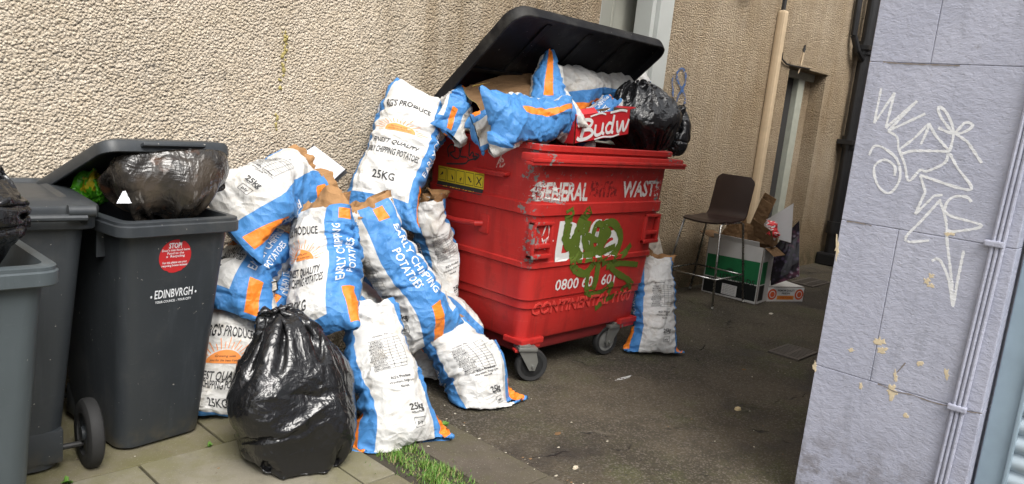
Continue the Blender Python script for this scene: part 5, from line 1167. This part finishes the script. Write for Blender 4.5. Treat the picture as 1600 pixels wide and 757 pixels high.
grate('square iron drain grate in the asphalt near the edge of the lilac pillar', 5.48, 5.84, 2.06, 2.30); grate('dark drain grate far down the alley beside the cartons', 8.45, 9.00, 3.16, 3.42)
rn = random.Random(11); m = MB(); mt = []
for i in range(4200):
    q = rn.random(); y = 2.62 - .75 * q ** .85 + rn.gauss(0, .01); x = 2.055 + rn.random() * .16 * (1 - .25 * q) + .03 * q
    if rn.random() < .35: x = 2.03 + .2 * rn.random()
    if rn.random() < .18: x += rn.gauss(0, .05); y += rn.gauss(0, .05)
    h = rn.uniform(.008, .036) * (.45 + .75 * (.5 + .5 * math.sin(y * 23 + 1.5 * math.sin(x * 40)))) * (1.15 if abs(q - .35) < .3 else .8); a = rn.random() * 6.283; le = rn.uniform(.2, .9) * h; w = rn.uniform(.0012, .0026)
    dx, dy = math.cos(a), math.sin(a); px1, py1 = x + dx * le * .4, y + dy * le * .4; px2, py2 = x + dx * le, y + dy * le
    m.add([(x - dy * w, y + dx * w, .005), (x + dy * w, y - dx * w, .005), (px1 + dy * w * .8, py1 - dx * w * .8, h * .6), (px1 - dy * w * .8, py1 + dx * w * .8, h * .6), (px2, py2, h)], [(0, 1, 2, 3), (3, 2, 4)], rn.choice([0, 0, 0, 0, 1, 1, 2]))
tag(m.build('grass', [simple('grass_green', (.085, .20, .022), .6, .3, 30), simple('grass_light', (.15, .24, .04), .6, .3, 30), simple('grass_dry', (.28, .24, .11), .7, .3, 30)]), 'strip of bright green grass growing in the gap beside the kerb', 'grass', kind='stuff')
m = MB(); rn = random.Random(21)
for i in range(420):
    if i < 260: x, y = rn.uniform(2.3, 9.5), rn.uniform(.9, 3.75)
    elif i < 340: x, y = rn.gauss(2.58, .05), rn.uniform(1.8, 3.4)
    else: x, y = rn.uniform(1.0, 3.3), rn.uniform(2.4, 3.8)
    r_ = rn.uniform(.0015, .006) * (1.6 if rn.random() < .06 else 1); z = (.019 if x < 2.55 else .001); V = polar_blob(x, y, r_ * rn.uniform(1, 2), r_, i, 6, .4)
    m.add([(p[0], p[1], z) for p in V] + [(x, y, z + r_ * .7)], [(k, (k + 1) % 6, 6) for k in range(6)], rn.choice([0, 0, 1, 1, 1, 2]))
tag(m.build('grit', [simple('grit_pale', (.42, .38, .30), .8), simple('grit_dark', (.10, .08, .06), .9), simple('grit_brown', (.20, .12, .06), .9)]), 'grit and crumbs scattered over the alley and paving', 'grit', kind='stuff')
def chip(name, label, cat, x, y, rx, ry, h, mat, seed):
    V = polar_blob(x, y, rx, ry, seed, 11, .3); c = MB(); z0 = .001
    c.add([(p[0], p[1], z0) for p in V] + [(x + (p[0] - x) * .8, y + (p[1] - y) * .8, z0 + h) for p in V], [tuple(range(11, 22))] + [(k, (k + 1) % 11, 11 + (k + 1) % 11, 11 + k) for k in range(11)]); tag(c.build(name, mat, None, origin=(x, y, 0)), label, cat, kind='thing')
chip('stone_chip', 'small cream stone lying on the asphalt towards the lilac pillar', 'stone', 4.14, 1.86, .030, .020, .012, simple('cream_stone', (.55, .44, .24), .8, .2, 40), 1)
chip('stone_chip', 'small pale stone at the bottom edge of the asphalt in front of the red bin', 'stone', 2.72, 1.95, .018, .010, .010, simple('pale_stone', (.58, .50, .38), .8, .2, 40), 2)
chip('paint_splash', 'white splash dried on the asphalt before the lone sack', 'splash', 3.98, 2.56, .085, .016, .0015, m_spray('dried_white', (.5, .5, .48), 60, .46), 3)
m = MB(); Mk = Matrix.Translation((2.56, 2.88, .045)) @ Matrix.Rotation(R(20), 4, 'Y') @ Matrix.Rotation(R(30), 4, 'Z'); m.box((-.008, -.006, -.05), (.006, .004, .05), 0, Mk, .002); tag(m.build('wood_splinter', M_CARD), 'brown wood splinter stuck up beside the front sack', 'wood')
for i, (x, y, lb) in enumerate(((.92, 3.02, 'small green weed in the paving joint by the left bins'), (1.48, 3.02, 'tiny weed in the joint before the city-lettered bin'), (2.50, 2.62, 'small weed between kerb and asphalt right of the front sack'))):
    m = MB(); rn = random.Random(i)
    for k in range(16):
        a = rn.random() * 6.28; l = rn.uniform(.012, .03) * (.7 if i == 1 else 1); w = l * .3; z = rn.uniform(.018, .032); c, s = math.cos(a), math.sin(a)
        m.add([(x, y, .016), (x + c * l * .5 - s * w, y + s * l * .5 + c * w, z), (x + c * l, y + s * l, z + .004), (x + c * l * .5 + s * w, y + s * l * .5 - c * w, z)], [(0, 1, 2, 3)])
    tag(m.build('weed', simple('weed_green', (.10, .22, .03), .6, .3, 40), None, origin=(x, y, 0)), lb, 'weed')
for (x_, y_, rx_, ry_, lb_, mt_) in ((5.05, 3.1, .030, .014, 'torn scrap of white paper on the asphalt right of the lone sack', M_WHITE), (2.95, 2.25, .022, .012, 'brown dead leaf on the asphalt below the right front sack', M_CARD),
      (6.72, 2.85, .035, .018, 'pale card scrap lying before the green carton', M_PALECARD), (4.9, 2.2, .020, .012, 'dark dead leaf on the open asphalt before the square drain grate', M_CARD)):
    chip('dead_leaf' if 'leaf' in lb_ else 'paper_scrap', lb_, 'leaf' if 'leaf' in lb_ else 'scrap', x_, y_, rx_, ry_, .004, mt_, int(x_ * 10))
